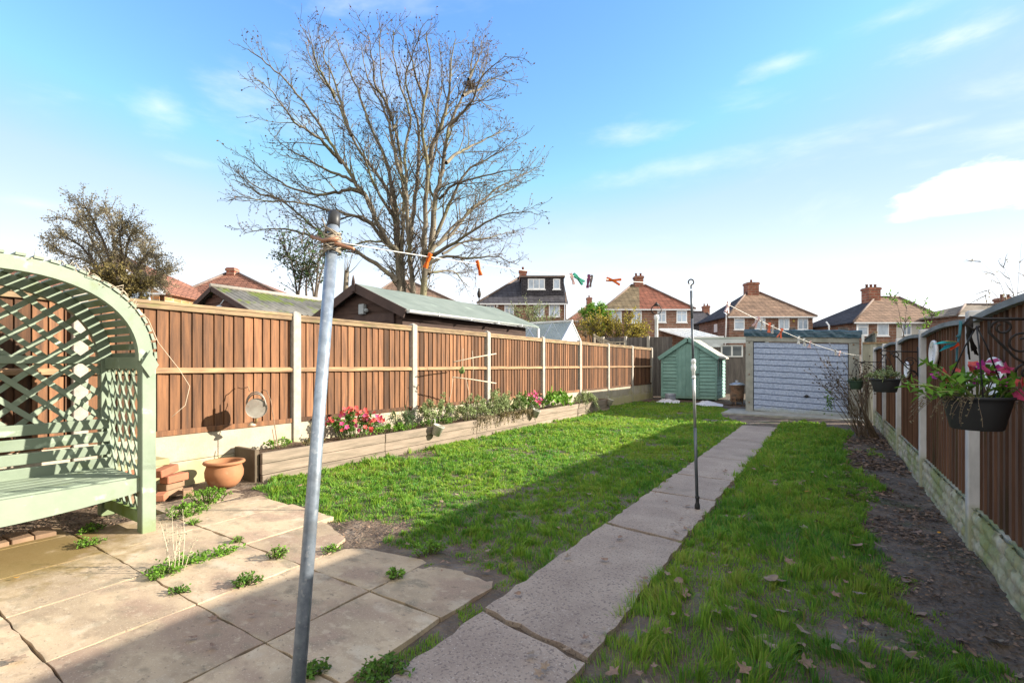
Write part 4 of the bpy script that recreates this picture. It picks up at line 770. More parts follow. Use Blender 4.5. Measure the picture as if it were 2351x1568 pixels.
def house(label, d, uL, uR, vE, rL, rR, vR, dep, wall, roof, roofR=None, wins=(), chims=(), split=None, wallR=None, hipL=True, hipR=True, side=(), gutter=True, roof_shadeL=None, name='house'):
    uc = (uL+uR)/2; r = P(uc, 838, d); z0 = float(gz(r.x, r.y))-.3; root = thing(name, label, 'house', (r.x, r.y, z0), TH); base = (uc-1175.5)/F*d
    X = lambda u, dd=d: (u-1175.5)/F*dd-base
    Z = lambda v, dd=d: H+(838-v)/F*dd-z0
    xl, xr, ze = X(uL), X(uR), Z(vE); dm = d+dep/2; zr = Z(vR, dm); a, b = X(rL, dm), X(rR, dm); o = .35
    mk = lambda n, m, mat, par=root, bev=0: mesh_obj(n, m, mat, par, bev, local=True)
    sp = X(split) if split else None
    if wallR: m = MB(); m.box(xl, 0, 0, sp, dep, ze-.02); mk('wall', m, wall); m = MB(); m.box(sp+.003, 0, 0, xr, dep, ze-.02); mk('wall', m, wallR)
    else: m = MB(); m.box(xl, 0, 0, xr, dep, ze-.02); mk('wall', m, wall)
    if not hipL: a = xl-o
    if not hipR: b = xr+o
    sl = (zr-ze)/(dep/2); el = ze-o*sl*.6
    def quad(nm, pts, mat):
        m = MB(); m.prism([Vector(p) for p in pts], (0, 0, -.12)); return mk(nm, m, mat)
    E = [(xl-o, -o, el), (xr+o, -o, el), (xr+o, dep+o, el), (xl-o, dep+o, el)]; A_, B_ = (a, dep/2, zr), (b, dep/2, zr)
    if split and roofR:
        sx = X(split, dm); mid = min(max(sx, a), b); top = (mid, dm-d, zr); bot = (X(split), -o, el)
        quad('roof', [E[0], bot, top, A_], roof); quad('roof', [bot, E[1], B_, top], roofR)
    else: quad('roof', [E[0], E[1], B_, A_], roof)
    quad('roof', [E[2], E[3], A_, B_], roof)
    if hipL: quad('roof', [E[3], E[0], A_], roof_shadeL or roof)
    else: m = MB(); m.prism([(xl+.01,0,ze-.02),(xl+.01,dep,ze-.02),(xl+.01,dep/2,zr-.15)], (.05,0,0)); mk('gable', m, wall)
    if hipR: quad('roof', [E[1], E[2], B_], roofR or roof)
    else: m = MB(); m.prism([(xr-.01,0,ze-.02),(xr-.01,dep,ze-.02),(xr-.01,dep/2,zr-.15)], (-.05,0,0)); mk('gable', m, wallR or wall)
    m = MB(); up3 = Vector((0, 0, .05))
    for p, q in (((E[0], A_), (E[1], B_), (A_, B_))): pass
    for p, q in [(E[0], A_)]*hipL+[(E[1], B_)]*hipR+[(A_, B_)]: m.tube([Vector(p)+up3, Vector(q)+up3], .11, 6)
    mk('ridge_tiles', m, lead)
    if gutter: m = MB(); m.box(xl-o+.05, -o-.08, el-.16, xr+o-.05, -o+.04, el-.02); mk('gutter', m, wht)
    for w in wins:
        u0, v0, u1, v1 = w[:4]; st = w[4] if len(w) > 4 else 2; x0, x1, za, zb = X(u0), X(u1), Z(v1), Z(v0)
        m = MB(); fr = .11; y0, y1 = -.06, .04
        m.box(x0, y0, za, x0+fr, y1, zb); m.box(x1-fr, y0, za, x1, y1, zb); m.box(x0+fr, y0, zb-fr, x1-fr, y1, zb); m.box(x0+fr, y0, za, x1-fr, y1, za+fr)
        for k in range(1, st): xm = x0+(x1-x0)*k/st; m.box(xm-.045, y0, za+fr, xm+.045, y1, zb-fr)
        if len(w) > 5: zt2 = za+(zb-za)*.68; m.box(x0+fr, y0+.004, zt2-.04, x1-fr, y1, zt2+.04)
        wf_ = mk('window', m, wht); m = MB(); m.box(x0-.06, -.13, za-.1, x1+.06, .02, za-.005); mk('sill', m, wht, wf_)
        m = MB(); m.box(x0+fr*.5, -.035, za+fr*.5, x1-fr*.5, -.02, zb-fr*.5); mk('pane', m, wglass, wf_)
    for c in chims:
        u0, v0, u1, v1 = c[:4]; dd = dm+(c[4] if len(c) > 4 else 0); x0, x1, za, zb = X(u0, dd), X(u1, dd), Z(v1, dd)-1.2, Z(v0, dd); y = dd-d; w2 = (x1-x0)*.42; pots = c[5] if len(c) > 5 else 2
        m = MB(); m.box(x0+.06, y-w2, za, x1-.06, y+w2, zb-.5); m.box(x0-.02, y-w2-.07, zb-.5, x1+.02, y+w2+.07, zb-.28); m.box(x0+.05, y-w2, zb-.28, x1-.05, y+w2, zb-.2); ch = mk('chimney', m, brickR)
        for k in range(pots): m = MB(); xx = x0+(x1-x0)*(k+.5)/pots; m.lathe([(.13,0),(.12,.3),(.15,.32),(.15,.38),(.10,.38),(.09,.1)], (xx, y, zb-.2), 10); mk('chimney_pot', m, potm, ch)
    return root, X, Z, mk, dep
hA = house('orange brick house half hidden behind the leafy tree at left', 34, 170, 378, 668, 262, 285, 588, 9, brickO, rf_rust)
r, X, Z, mk, dep = hA
m = MB(); m.prism([(X(172), -.42, .2), (X(376), -.42, .2), (X(376), -.42, Z(671)), (X(262), -.42, Z(606)), (X(172), -.42, Z(655))], (0, .03, 0)); mk('gable', m, brickO)
m = MB(); m.bar((X(262), -.46, Z(604)), (X(384), -.46, Z(673)), .1, .22); mk('bargeboard', m, wht)
x0, x1, za, zb = X(312), X(356), Z(695), Z(665); m = MB(); m.box(x0, -.5, za, x0+.1, -.425, zb); m.box(x1-.1, -.5, za, x1, -.425, zb); m.box(x0+.1, -.5, zb-.1, x1-.1, -.425, zb); m.box(x0+.1, -.5, za, x1-.1, -.425, za+.1); m.box((x0+x1)/2-.04, -.5, za+.1, (x0+x1)/2+.04, -.425, zb-.1); w_ = mk('window', m, wht)
m = MB(); m.box(x0+.05, -.47, za+.05, x1-.05, -.45, zb-.05); mk('pane', m, wglass, w_)
hZ = house('red roofed house glimpsed through the arch of the green arbour', 40, -90, 118, 668, 5, 40, 618, 9, brickR, rf_rust, wins=((30, 676, 66, 700, 2),))
hB = house('red brick house with rust coloured hipped roof left of the clothes pole', 40, 424, 640, 674, 519, 548, 629, 8, brickO, rf_rust, chims=((523, 611, 544, 633, 0, 0),))
hC = house('brown roofed house behind the trunk of the bare tree', 56, 842, 1040, 692, 905, 940, 645, 10, brickA, rf_brn, wins=((976, 700, 1003, 728, 2),))
hD, X, Z, mk, dep = house('brick house with dark slate roof and wide black dormer', 52, 1103, 1296, 694, 1192, 1296, 638, 10, brickA, rf_dark, hipR=False, wins=((1116, 699, 1136, 722, 2), (1158, 699, 1180, 726, 2, 1), (1225, 698, 1250, 727, 2), (1260, 698, 1285, 727, 2)), chims=((1191, 617, 1210, 640, 0, 1),))
m = MB(); xa, xb = X(1197, 53), X(1295, 53); ya = 1.1; m.box(xa, ya, Z(686, 53), xb, dep/2+.4, Z(637, 53)); dm_ = mk('dormer', m, rf_dark)
m = MB(); m.box(xa-.15, ya-.2, Z(637, 53)+.003, xb+.1, dep/2+.5, Z(633, 53)); mk('dormer_roof', m, lead, dm_)
for u0, u1, st in ((1212, 1251, 3), (1270, 1286, 1)):
    x0, x1, za, zb = X(u0, 53), X(u1, 53), Z(664, 53), Z(640, 53); m = MB(); fr = .11
    m.box(x0, ya-.06, za, x0+fr, ya+.03, zb); m.box(x1-fr, ya-.06, za, x1, ya+.03, zb); m.box(x0+fr, ya-.06, zb-fr, x1-fr, ya+.03, zb); m.box(x0+fr, ya-.06, za, x1-fr, ya+.03, za+fr)
    for k in range(1, st): xm = x0+(x1-x0)*k/st; m.box(xm-.05, ya-.06, za+fr, xm+.05, ya+.03, zb-fr)
    m.box(x0-.1, ya-.14, za-.12, x1+.1, ya+.02, za-.004); m.box(x0+.05, ya-.03, za+.05, x1-.05, ya-.02, zb-.05, .5); mk('dormer_window', m, wht, dm_)
    m = MB(); m.box(x0+fr, ya-.04, za+fr, x1-fr, ya-.033, zb-fr); mk('pane', m, wglass, dm_)
m = MB(); m.tube([(X(1298.5), -.1, 0), (X(1298.5), -.1, Z(672))], .07, 6); mk('drainpipe', m, lead)
m = MB(); m.box(X(1139), -.14, Z(705), X(1144), -.003, Z(699)); mk('alarm_box', m, wht)
hE = house('small orange roofed house far behind the green shrub', 78, 1306, 1402, 735, 1347, 1358, 703, 10, brickO, rf_rust, chims=((1346, 681, 1359, 704, 0, 1),))
hF, X, Z, mk, dep = house('semi detached house with one half roofed green brown and the other red', 55, 1391, 1588, 707, 1450, 1481, 655, 9, brickA, rf_grn, roofR=rf_red, split=1467,
    wins=((1402, 713, 1427, 742, 1, 1), (1450, 713, 1473, 742, 2, 1), (1509, 713, 1529, 740, 2, 1), (1553, 713, 1577, 740, 2, 1)), chims=((1455, 631, 1476, 656, 0, 2),))
m = MB(); m.box(X(1437), -.14, Z(717), X(1442), -.003, Z(710)); mk('alarm_box', m, M('cream alarm box', (.6,.55,.35), (.5,.45,.3)))
# lean-to of white glazing bars at the back of that house
m = MB(); m2 = MB(); xa, xb = X(1537), X(1612)
for k in range(6): x = xa+(xb-xa)*k/5; m.bar((x-1.2, -.02, Z(757)), (x+.6, -4.2, Z(781)), .14, .12)
m.bar((xa+.6,-4.2,Z(782)), (xb+.6,-4.2,Z(782)), .2, .5); m.bar((xa-1.2,-.05,Z(756)), (xb-1.2,-.05,Z(756)), .15, .2)
m2.prism([(xa-1.2,-.02,Z(757)-.04),(xb-1.2,-.02,Z(757)-.04),(xb+.6,-4.2,Z(781)-.04),(xa+.6,-4.2,Z(781)-.04)], (0,0,-.04)); m2.box(xa+.6,-4.15,.2,xb+.6,-4.1,Z(783))
lt = mk('lean_to', m, wht); mk('glazing', m2, glass_mat('pale roof glazing', (.55,.62,.66), .3), lt)
hK = house('dark gabled house end glimpsed between two brick houses', 80, 1588, 1640, 742, 1590, 1622, 716, 9, rf_dark, rf_dark, chims=((1613, 700, 1628, 722, 0, 2),), gutter=False)
hG, X, Z, mk, dep = house('semi detached brick house with brown hipped roof straight above the garage', 56, 1674, 1866, 724, 1715, 1744, 672, 9, brickA, rf_brn, roof_shadeL=rf_dark,  # brown roof, left hip given dark tiles to paint its shade
    wins=((1685, 731, 1709, 757, 1, 1), (1733, 731, 1757, 757, 1, 1), (1787, 731, 1812, 757, 2), (1831, 731, 1855, 757, 2)), chims=((1711, 646, 1738, 674, 0, 1),))
m = MB(); m.tube([(X(1667), .5, Z(716)), (X(1667), -.12, Z(722)), (X(1664.5), .1, 0)], .08, 6); mk('drainpipe', m, wht)
m = MB(); m.box(X(1671)-.55, 3.2, Z(753), X(1671)-.02, 3.8, Z(740)); 
m = MB(); m.box(X(1674)-.05, 3.2, Z(758), X(1674)+.03, 4.1, Z(738)); mk('side_window', m, wht)
m = MB(); m.lathe([(.14,0),(.14,.06)], (X(1822), -.003, Z(737)), 10, Matrix.Rotation(math.pi/2, 3, 'X')); mk('alarm_box', m, M('yellow alarm box', (.5,.4,.1), (.45,.35,.1)))
hH, X, Z, mk, dep = house('wide semi with brown roof and white rendered right half', 50, 1962, 2176, 737, 2010, 2064, 683, 9, brickA, rf_brn, roof_shadeL=rf_dark, split=2058, wallR=render_,  # shade of the left hip put in by the dark tiles
    wins=((1968, 742, 1993, 770, 1, 1), (2013, 742, 2040, 771, 1), (2070, 743, 2092, 770, 2), (2140, 743, 2162, 770, 2)), chims=((1985, 657, 2014, 690, 0, 3),))
m = MB(); m.tube([(X(1940), 3, Z(733)), (X(1944), 2.8, Z(742)), (X(1947), 2.8, 0)], .09, 6); m.tube([(X(1966), -.1, Z(738)), (X(1966), -.1, 0)], .07, 6); mk('drainpipe', m, wht)
hI = house('dark roofed house at far right mostly hidden by the dark fence', 46, 2200, 2420, 722, 2216, 2400, 700, 9, brickA, rf_grey, chims=((2292, 680, 2322, 705, 0, 2),))
# bird shaped vent post standing at left of the dormer house
mb = MB(); p = P(1100, 838, 30); zt2 = P(1100, 662, 30).z; zb2 = P(1100, 684, 30).z; mb.tube([(p.x,p.y,0),(p.x,p.y,zb2+.1)], .035, 8); mb.lathe([(.05,0),(.09,.05),(.13,.25),(.09,.4),(.05,.5),(.07,.56),(0,.62)], (p.x,p.y,zb2), 10)
solo('lamp_post', mb, iron, 'thin dark post with small lantern left of the dormer house', 'lamp post', (p.x, p.y, 0))
p = P(1507, 838, 21.5); zt2 = P(1507, 706, 21.5).z
lp = thing('garden_lamp', 'white lamp post with dark round lantern in front of half red roofed house', 'lamp', (p.x, p.y, 0))
mb = MB(); mb.lathe([(.16,0),(.14,.4),(.09,.5),(.075,zt2-.55),(.12,zt2-.5),(.10,zt2-.35),(0,zt2-.3)], (p.x,p.y,0), 10); mesh_obj('post', mb, white, lp)
mb = MB(); mb.tube([Vector((p.x,p.y,zt2-.1))+Vector((CT,ST,0))*.22*math.cos(a)+Vector((0,0,.22))*math.sin(a) for a in [2*math.pi*k/20 for k in range(21)]], .02, 6, cap=False); mb.lathe([(.17,.12),(.05,.24),(.02,.3)], (p.x,p.y,zt2-.05), 8); mesh_obj('lantern', mb, iron, lp)
# ------------------------------------------------------------------ trees
def wig(a, b, n, amp):
    a, b = Vector(a), Vector(b); L_ = (b-a).length; pts = [a]
    for i in range(1, n): pts.append(a.lerp(b, i/n)+rv()*amp*L_)
    pts.append(b); return pts
def spline(pts, k=4):
    out = []; n = len(pts)
    for i in range(n-1):
        p0, p1, p2, p3 = pts[max(i-1,0)], pts[i], pts[i+1], pts[min(i+2,n-1)]
        for j in range(k):
            t = j/k; out.append(.5*((2*p1)+(p2-p0)*t+(2*p0-5*p1+4*p2-p3)*t*t+(3*p1-p0-3*p2+p3)*t**3))
    out.append(pts[-1].copy()); return out
def path_grow(p, d, L_, n, up, jit):
    pts = [p.copy()]; d = d.normalized()
    for i in range(n): d = (d+rv()*jit+Vector((0,0,up))).normalized(); p = p+d*(L_/n); pts.append(p.copy())
    return pts
def side_dir(d, ang):
    o = d.cross(rv())
    if o.length < .1: o = d.orthogonal()
    return (d*math.cos(ang)+o.normalized()*math.sin(ang)).normalized()
Q8 = lambda x, y: (489.8+.449*(1010+(x-1010)*.95), .449*(1420+(y-1420)*(.93 if y < 1420 else 1)))
limbs = [  # traced limbs of the great bare tree: (radius at foot, points)
 (.20, (950,1500),(940,1290),(900,1240),(830,1120),(790,1010),(720,910),(620,750),(530,600),(420,440),(330,330),(230,240),(135,165)),
 (.17, (952,1500),(938,1270),(920,1080),(880,930),(790,800),(690,640),(600,430),(500,280),(440,120)),
 (.19, (960,1500),(945,1250),(930,1040),(870,760),(790,590),(720,380),(640,200),(600,90)),
 (.15, (970,1500),(962,1280),(972,1000),(945,700),(905,540),(850,300),(842,20)),
 (.12, (938,1440),(910,1410),(830,1350),(740,1290),(580,1200),(460,1120),(330,1010),(200,930),(60,850)),
 (.10, (935,1280),(870,1220),(800,1130),(700,1080),(540,1040),(420,1010),(250,1000),(60,975)),
 (.09, (760,960),(680,935),(600,955),(460,955),(300,890),(110,750)),
 (.09, (640,790),(580,720),(500,640),(380,560),(290,430),(190,335)),
 (.08, (720,900),(640,860),(560,830),(440,760),(330,700),(280,640)),
 (.08, (580,1200),(480,1195),(400,1170),(250,1150),(110,1180)),
 (.06, (300,985),(200,960),(130,920),(40,880)),
 (.07, (600,430),(560,350),(500,240),(470,90)),
 (.08, (690,640),(650,520),(600,330),(540,210),(560,100)),
 (.18, (1020,1500),(1005,1300),(1000,1200),(990,1000),(978,700),(1010,550),(960,380),(925,250),(915,60)),
 (.12, (1004,1230),(1020,1100),(1045,850),(1052,600),(1000,430),(985,300),(1035,150),(1065,50)),
 (.10, (975,900),(930,760),(900,600),(860,480),(780,330),(740,150)),
 (.23, (1080,1510),(1085,1250),(1090,1000),(1100,800),(1070,600),(1082,450),(1112,280),(1095,70)),
 (.13, (1100,800),(1130,690),(1165,600),(1205,480),(1222,300),(1250,110)),
 (.17, (1100,1400),(1120,1270),(1140,1000),(1180,830),(1212,600),(1290,420),(1330,300),(1345,100)),
 (.11, (1100,1300),(1160,1230),(1230,1180),(1330,1050),(1450,950),(1560,880),(1705,810)),
 (.11, (1110,1260),(1180,1110),(1250,940),(1330,820),(1440,760),(1540,690),(1590,640)),
 (.10, (1100,1320),(1160,1280),(1250,1230),(1380,1140),(1500,1080),(1665,1060)),
 (.08, (1095,1350),(1200,1300),(1340,1315),(1450,1300),(1590,1350)),
 (.07, (1085,1390),(1180,1385),(1240,1385),(1280,1430),(1330,1470)),
 (.08, (1200,790),(1260,740),(1330,700),(1450,640),(1545,590)),
 (.07, (1290,420),(1340,400),(1380,380),(1450,330),(1545,345)),
 (.08, (1220,590),(1290,510),(1345,440),(1400,300),(1515,205)),
 (.07, (1160,990),(1240,910),(1340,880),(1480,840),(1650,830)),
 (.06, (1320,330),(1360,250),(1400,150)),
 (.07, (1150,1240),(1260,1120),(1380,1020),(1500,960),(1600,900)),
 (.06, (1180,1290),(1300,1220),(1420,1200),(1500,1180),(1590,1160)),
 (.07, (905,560),(870,450),(820,360),(800,200),(780,80)),
 (.07, (1082,450),(1040,330),(1010,200),(970,90)),
 (.07, (1140,1000),(1105,880),(1150,700),(1150,520),(1180,350),(1170,180)),
 (.08, (930,1100),(860,1000),(790,850),(740,700),(640,560),(540,480)),
 (.06, (830,1130),(720,1080),(620,1100),(520,1150),(420,1230)),
 (.06, (900,1230),(820,1220),(700,1240),(560,1290),(450,1340)),
]
DT = 20.0
tb = P(945, 700, DT); tree = thing('bare_tree', 'tall many stemmed bare tree rising behind the brown shed', 'tree', (tb.x, tb.y, 0))
mt, mbr, mtw, mlv = MB(), MB(), MB(), MB()
VW = Vector((-ST, CT, 0)); MAXR = []
def leafbit(p, s, mb, dr=None):
    mb.leaf(p, dr or rv(), rv(), s, s*.75, .2)
def sub(p, d, L_, r, lev):
    n = 5 if lev == 1 else 4
    pts = path_grow(p, d, L_, n, .07 if lev < 3 else .04, .16 if lev == 1 else .22)
    (mbr if lev == 1 else mtw).tube(pts, [r+(max(r*.3, .006)-r)*i/n for i in range(n+1)], 4 if lev == 1 else 3, cap=False)
    if lev >= 3:
        if random.random() < .85: leafbit(pts[-1], random.uniform(.05, .10), mlv)
        if random.random() < .5: leafbit(pts[2], random.uniform(.05, .09), mlv)
        return
    step = .25 if lev == 1 else .17; k = .22
    while k < 1:
        i = min(int(k*n), n-1); f = k*n-i; q = pts[i].lerp(pts[i+1], f); dd = (pts[i+1]-pts[i]).normalized()
        sub(q, side_dir(dd, math.radians(random.uniform(24, 50))), (L_*random.uniform(.28, .48)*(1.15-k*.4) if lev == 1 else random.uniform(.22, .5)), max(.006, r*.5*(1-k*.4)), lev+1)
        k += step/L_*random.uniform(.7, 1.4)
for li, lm in enumerate(limbs):
    r0, pp = lm[0], lm[1:]; n = len(pp); off = random.uniform(-3.4, 3.4); d0 = DT+random.uniform(-.3, .3); start = 0 if pp[0][1] > 1350 else random.uniform(-1.2, 1.2)
    pts = [P(*Q8(*q), d0+start*(1-i/(n-1))+off*(i/(n-1))**1.1) for i, q in enumerate(pp)]
    if pp[0][1] > 1480: pts[0] = Vector((pts[0].x, pts[0].y, 0.0))if 0 else pts[0]; pts.insert(0, Vector((pts[0].x*.5+tb.x*.5, pts[0].y*.5+tb.y*.5, 0)))
    sp = spline(pts, 4); m = len(sp); Ls = [0]
    for a, b in zip(sp[:-1], sp[1:]): Ls.append(Ls[-1]+(b-a).length)
    for i in range(1, m-1): sp[i] = sp[i]+rv()*.035
    rad = [.87*r0*(1-.93*(l/Ls[-1])**.8)+.006 for l in Ls]
    (mt if pp[0][1] > 1480 else mbr).tube(sp, rad, 9 if pp[0][1] > 1480 else 6, cap=False)
    l = Ls[-1]*.22 if pp[0][1] < 1480 else max(3.8, Ls[-1]*.28); i = 0
    while l < Ls[-1]:
        while i < m-2 and Ls[i+1] < l: i += 1
        q = sp[i].lerp(sp[i+1], (l-Ls[i])/max(Ls[i+1]-Ls[i], 1e-6)); dd = (sp[i+1]-sp[i]).normalized(); rem = 1-l/Ls[-1]
        sub(q, side_dir(dd, math.radians(random.uniform(25, 52))), random.uniform(.75, 1.5)*(.55+.9*rem), max(.012, min(rad[i]*.45, .035)), 1)
        l += random.uniform(.18, .40)
mesh_obj('trunk', mt, bark, tree); mesh_obj('branches', mbr, bark, tree); mesh_obj('twigs', mtw, twigm, tree); mesh_obj('clinging_leaves', mlv, lf_brown, tree)
print('bare tree', len(mtw.f), len(mlv.f))
c = P(*Q8(1335, 365), 20.4); mb = MB()
for k in range(150): a = c+Vector((random.gauss(0,.13), random.gauss(0,.13), random.gauss(0,.11))); d = rv(); mb.tube([a-d*.16, a+rv()*.03, a+d*.16], .008, 3, cap=False)
solo('bird_nest', mb, dry, 'dark twiggy bird nest high in right side of bare tree', 'nest', c)
# stub of a felled trunk beyond the brown shed
mb = MB(); a = P(793, 700, 19); mb.tube([(a.x,a.y,0), a, P(794, 660, 19), P(796, 622, 19)], [.12,.11,.10,.09], 10); 
for k in range(7): z = P(795, 630, 19); mb.tube(path_grow(z, Vector((random.uniform(-1,1), random.uniform(-1,1), .6)), random.uniform(.5,1.2), 4, .05, .2), [.02,.005], 3, cap=False)
solo('tree_stump', mb, bark, 'tall lopped grey trunk with few twigs left of the bare tree', 'tree', (a.x, a.y, 0))
def leafy_tree(name, label, root, limbs_, d, mats, r0, lsz, n_sub, n_leaf, spread, depth=2., twigL=(.5,1.1), cat='tree', jit=.2):
    t = thing(name, label, cat, (root.x, root.y, 0)); a, b_, l = MB(), MB(), MB()
    for lm in limbs_:
        off = random.uniform(-depth, depth); n = len(lm); pts = [P(u, v, d+off*(i/(n-1))) for i, (u, v) in enumerate(lm)]; pts.insert(0, Vector((pts[0].x, pts[0].y, 0)))
        sp = spline(pts, 3); m = len(sp); a.tube(sp, [r0*(1-.85*i/(m-1)) for i in range(m)], 7, cap=False)
        for k in range(n_sub):
            f = random.uniform(.42, 1)*(m-1); i = min(int(f), m-2); q = sp[i].lerp(sp[i+1], f-i); dd = (sp[i+1]-sp[i]).normalized()
            tw = path_grow(q, side_dir(dd, random.uniform(.4, 1.1)), random.uniform(*twigL)*spread, 5, .03, jit); b_.tube(tw, [.02*min(1, lsz/.09), .006*min(1, lsz/.09)], 3, cap=False)
            for _ in range(n_leaf):
                g_ = random.uniform(.25, 1)*5; j = min(int(g_), 4); p = tw[j].lerp(tw[j+1], g_-j)+rv()*random.uniform(0, .22)*spread
                l.leaf(p, rv(), rv(), lsz*random.uniform(.6, 1.3), lsz*random.uniform(.45, .8), .2)
    mesh_obj('trunk', a, bark2, t); mesh_obj('twigs', b_, twigm, t); mesh_obj('foliage', l, mats, t); return t
leafy_tree('leafy_tree', 'bushy olive brown tree with thinning crown above the green arbour', P(275, 838, 22), [
 [(275,740),(255,650),(225,580),(190,520),(140,500)], [(278,740),(262,640),(240,560),(205,490),(195,475)], [(276,730),(270,640),(262,570),(255,510),(235,480)],
 [(280,740),(285,640),(290,580),(300,540),(315,530)], [(280,740),(300,650),(325,600),(345,580),(360,600)], [(275,700),(240,640),(200,600),(150,585),(120,560)],
 [(275,700),(230,620),(180,560),(140,545)], [(280,720),(310,660),(340,640),(365,650)], [(276,700),(280,600),(275,540),(285,510)], [(277,720),(310,640),(330,590),(330,555)], [(277,720),(250,660),(215,640),(180,640),(150,625)], [(280,700),(330,660),(360,640),(372,620)], [(278,700),(262,620),(235,560),(180,505)]],
 22, lf_olive, .10, .078, 44, 36, 1.0, 1.6)
leafy_tree('ivy_bush', 'dense sunlit ivy clad bush at the foot of the leafy tree', P(265, 838, 19), [
 [(250,760),(245,680),(235,640)], [(265,760),(268,670),(265,620)], [(285,760),(290,690),(300,640)], [(230,760),(215,690),(205,650)], [(300,760),(318,690),(330,650)]], 19, lf_ivy, .05, .11, 34, 26, .7, .8, cat='bush')
leafy_tree('young_tree', 'slim stemmed tree with sparse dark leaves behind the mossy garage', P(700, 838, 17), [
 [(683,720),(680,660),(668,600),(640,545)], [(683,720),(690,640),(700,590),(690,550)], [(705,720),(703,650),(715,590),(725,550)], [(722,720),(715,650),(690,610),(660,590)], [(725,720),(730,660),(745,600),(755,570)], [(722,720),(728,640),(735,590),(780,560)]],
 17, lf_dark, .055, .10, 26, 9, .9, 1.0)
leafy_tree('green_bush', 'rounded bright green conifer bush left of half red roofed house', P(1365, 838, 27), [
 [(1365,780),(1365,745),(1366,715)], [(1355,780),(1348,750),(1345,725)], [(1375,780),(1384,750),(1388,726)], [(1360,780),(1355,745),(1356,712)], [(1370,780),(1376,740),(1378,713)]], 27, leafm('conifer green', (.22,.40,.05), (.10,.22,.03)), .05, .12, 40, 30, .62, .7, cat='bush')
leafy_tree('yellow_shrub', 'golden yellow autumn shrub behind the dark grey fence', P(1420, 838, 23), [
 [(1420,790),(1418,765),(1415,735)], [(1400,790),(1385,760),(1370,735)], [(1440,790),(1455,765),(1468,745)], [(1430,790),(1440,755),(1445,730)], [(1410,790),(1400,755),(1395,740)], [(1385,790),(1370,765),(1350,745)], [(1450,790),(1462,770),(1475,760)]], 23, lf_yel, .03, .10, 34, 16, .62, .8, cat='shrub')
leafy_tree('grey_shrub', 'feathery grey green shrub in front of the dormer house', P(1220, 838, 26), [
 [(1215,780),(1215,740),(1215,705)], [(1205,780),(1195,745),(1188,715)], [(1225,780),(1235,745),(1240,712)], [(1220,780),(1225,735),(1226,705)], [(1230,780),(1250,755),(1262,735)]], 26, lf_grey, .03, .09, 26, 12, .75, .8, cat='shrub')
leafy_tree('low_hedge', 'tangled brownish hedge tops just behind the greenhouse', P(1290, 838, 25), [[(1260,790),(1262,770),(1265,745)], [(1290,790),(1292,765),(1290,740)], [(1320,790),(1320,765),(1325,742)], [(1345,790),(1345,765),(1340,735)]], 25, lf_ivy, .03, .09, 24, 12, .6, .6, cat='hedge')
leafy_tree('climber', 'yellow green climber stems poking above right fence before pale render', Vector((1.4, 9.2, 0)), [
 [(2072,800),(2078,745),(2082,705),(2090,690)], [(2078,800),(2070,750),(2060,700),(2045,680)], [(2120,790),(2125,745),(2118,705)], [(2122,790),(2135,750),(2142,720)]], 9.0, lf_bright, .008, .045, 9, 7, .18, .25, cat='climber')
tw = leafy_tree('tall_stalks', 'thin dry stalks with few dark leaves above fence at far right', P(2330, 838, 5.5), [
 [(2340,780),(2335,700),(2340,620),(2345,560)], [(2330,780),(2310,690),(2290,640),(2250,600)], [(2345,780),(2330,690),(2318,640),(2300,605)], [(2350,780),(2360,680),(2372,600)], [(2320,780),(2300,700),(2272,665),(2262,680)]], 5.5, lf_olive, .004, .026, 7, 2, .16, .3, cat='plant')
# ------------------------------------------------------------------ clothes pole, prop, line and pegs
pt, pb = P(768, 489, 2.10), P(679, 1640, 1.60)
pb = pb+(pb-pt)*((pb.z+.03)/(pt.z-pb.z)); ax = (pt-pb).normalized()
wp = thing('washing_pole', 'tall leaning galvanised steel clothes pole in the foreground', 'clothes pole', (pb.x, pb.y, 0))
at = lambda v: pb.lerp(pt, v)
LEN = (pt-pb).length; RP = .0235
mb = MB(); mb.tube([pb, at(.5), at(.975)], RP, 24); mesh_obj('pole', mb, galv, wp)
mb = MB(); q = at(.965); mb.tube([q, q+ax*.001, pt-ax*.004, pt], [RP+.001, RP+.0025, RP+.0025, RP-.001], 24); mesh_obj('end_cap', mb, black, wp)
jc = P(765, 557, 2.055); cr = Vector((CT, ST, 0)); sv = P(765, 557, 1)-Vector((0,0,H)); fw = Vector((-ST, CT, 0))
jc = pb+ax*((jc-pb).dot(ax))-fw*.02
A, B = P(717, 544, 2.10), P(812, 572, 1.99)
mb = MB(); mb.tube([A, B], .0075, 12); mb.tube([A-(B-A).normalized()*.002, A+(B-A).normalized()*.004], .0082, 12); mesh_obj('cross_bar', mb, copper, wp)
mb = MB(); c2 = jc+cr*.028-fw*.012; mb.tube([jc-fw*.02-cr*.03, c2+cr*.01-Vector((0,0,-.012))], .0085, 12); mesh_obj('bracket', mb, copper, wp)
mb = MB()
for i in range(17):                                             # turns of cord lashed round pole and bar
    h = random.uniform(-.045, .05); tx, ty = random.uniform(-.9, .9), random.uniform(-.5, .5); r = RP+random.uniform(.004, .013); pts = []
    ph = random.uniform(0, 6)
    for k in range(19):
        a = ph+2*math.pi*k/18; u = cr*math.cos(a)*r+fw*math.sin(a)*r; pts.append(jc+fw*.02+ax*(h+math.cos(a)*r*tx+math.sin(a)*r*ty)+u)
    mb.tube(pts, .0034, 6, cap=False)
mb.tube([jc+ax*.05-cr*.02, jc+ax*.09-cr*.03-fw*.01, jc+ax*.12-cr*.045], .002, 5)
mesh_obj('cord_lashing', mb, ropem, wp)
foot = G(1601, 1172); pr = Vector((foot.x, foot.y, .02)); top = P(1586.5, 655, 3.93)
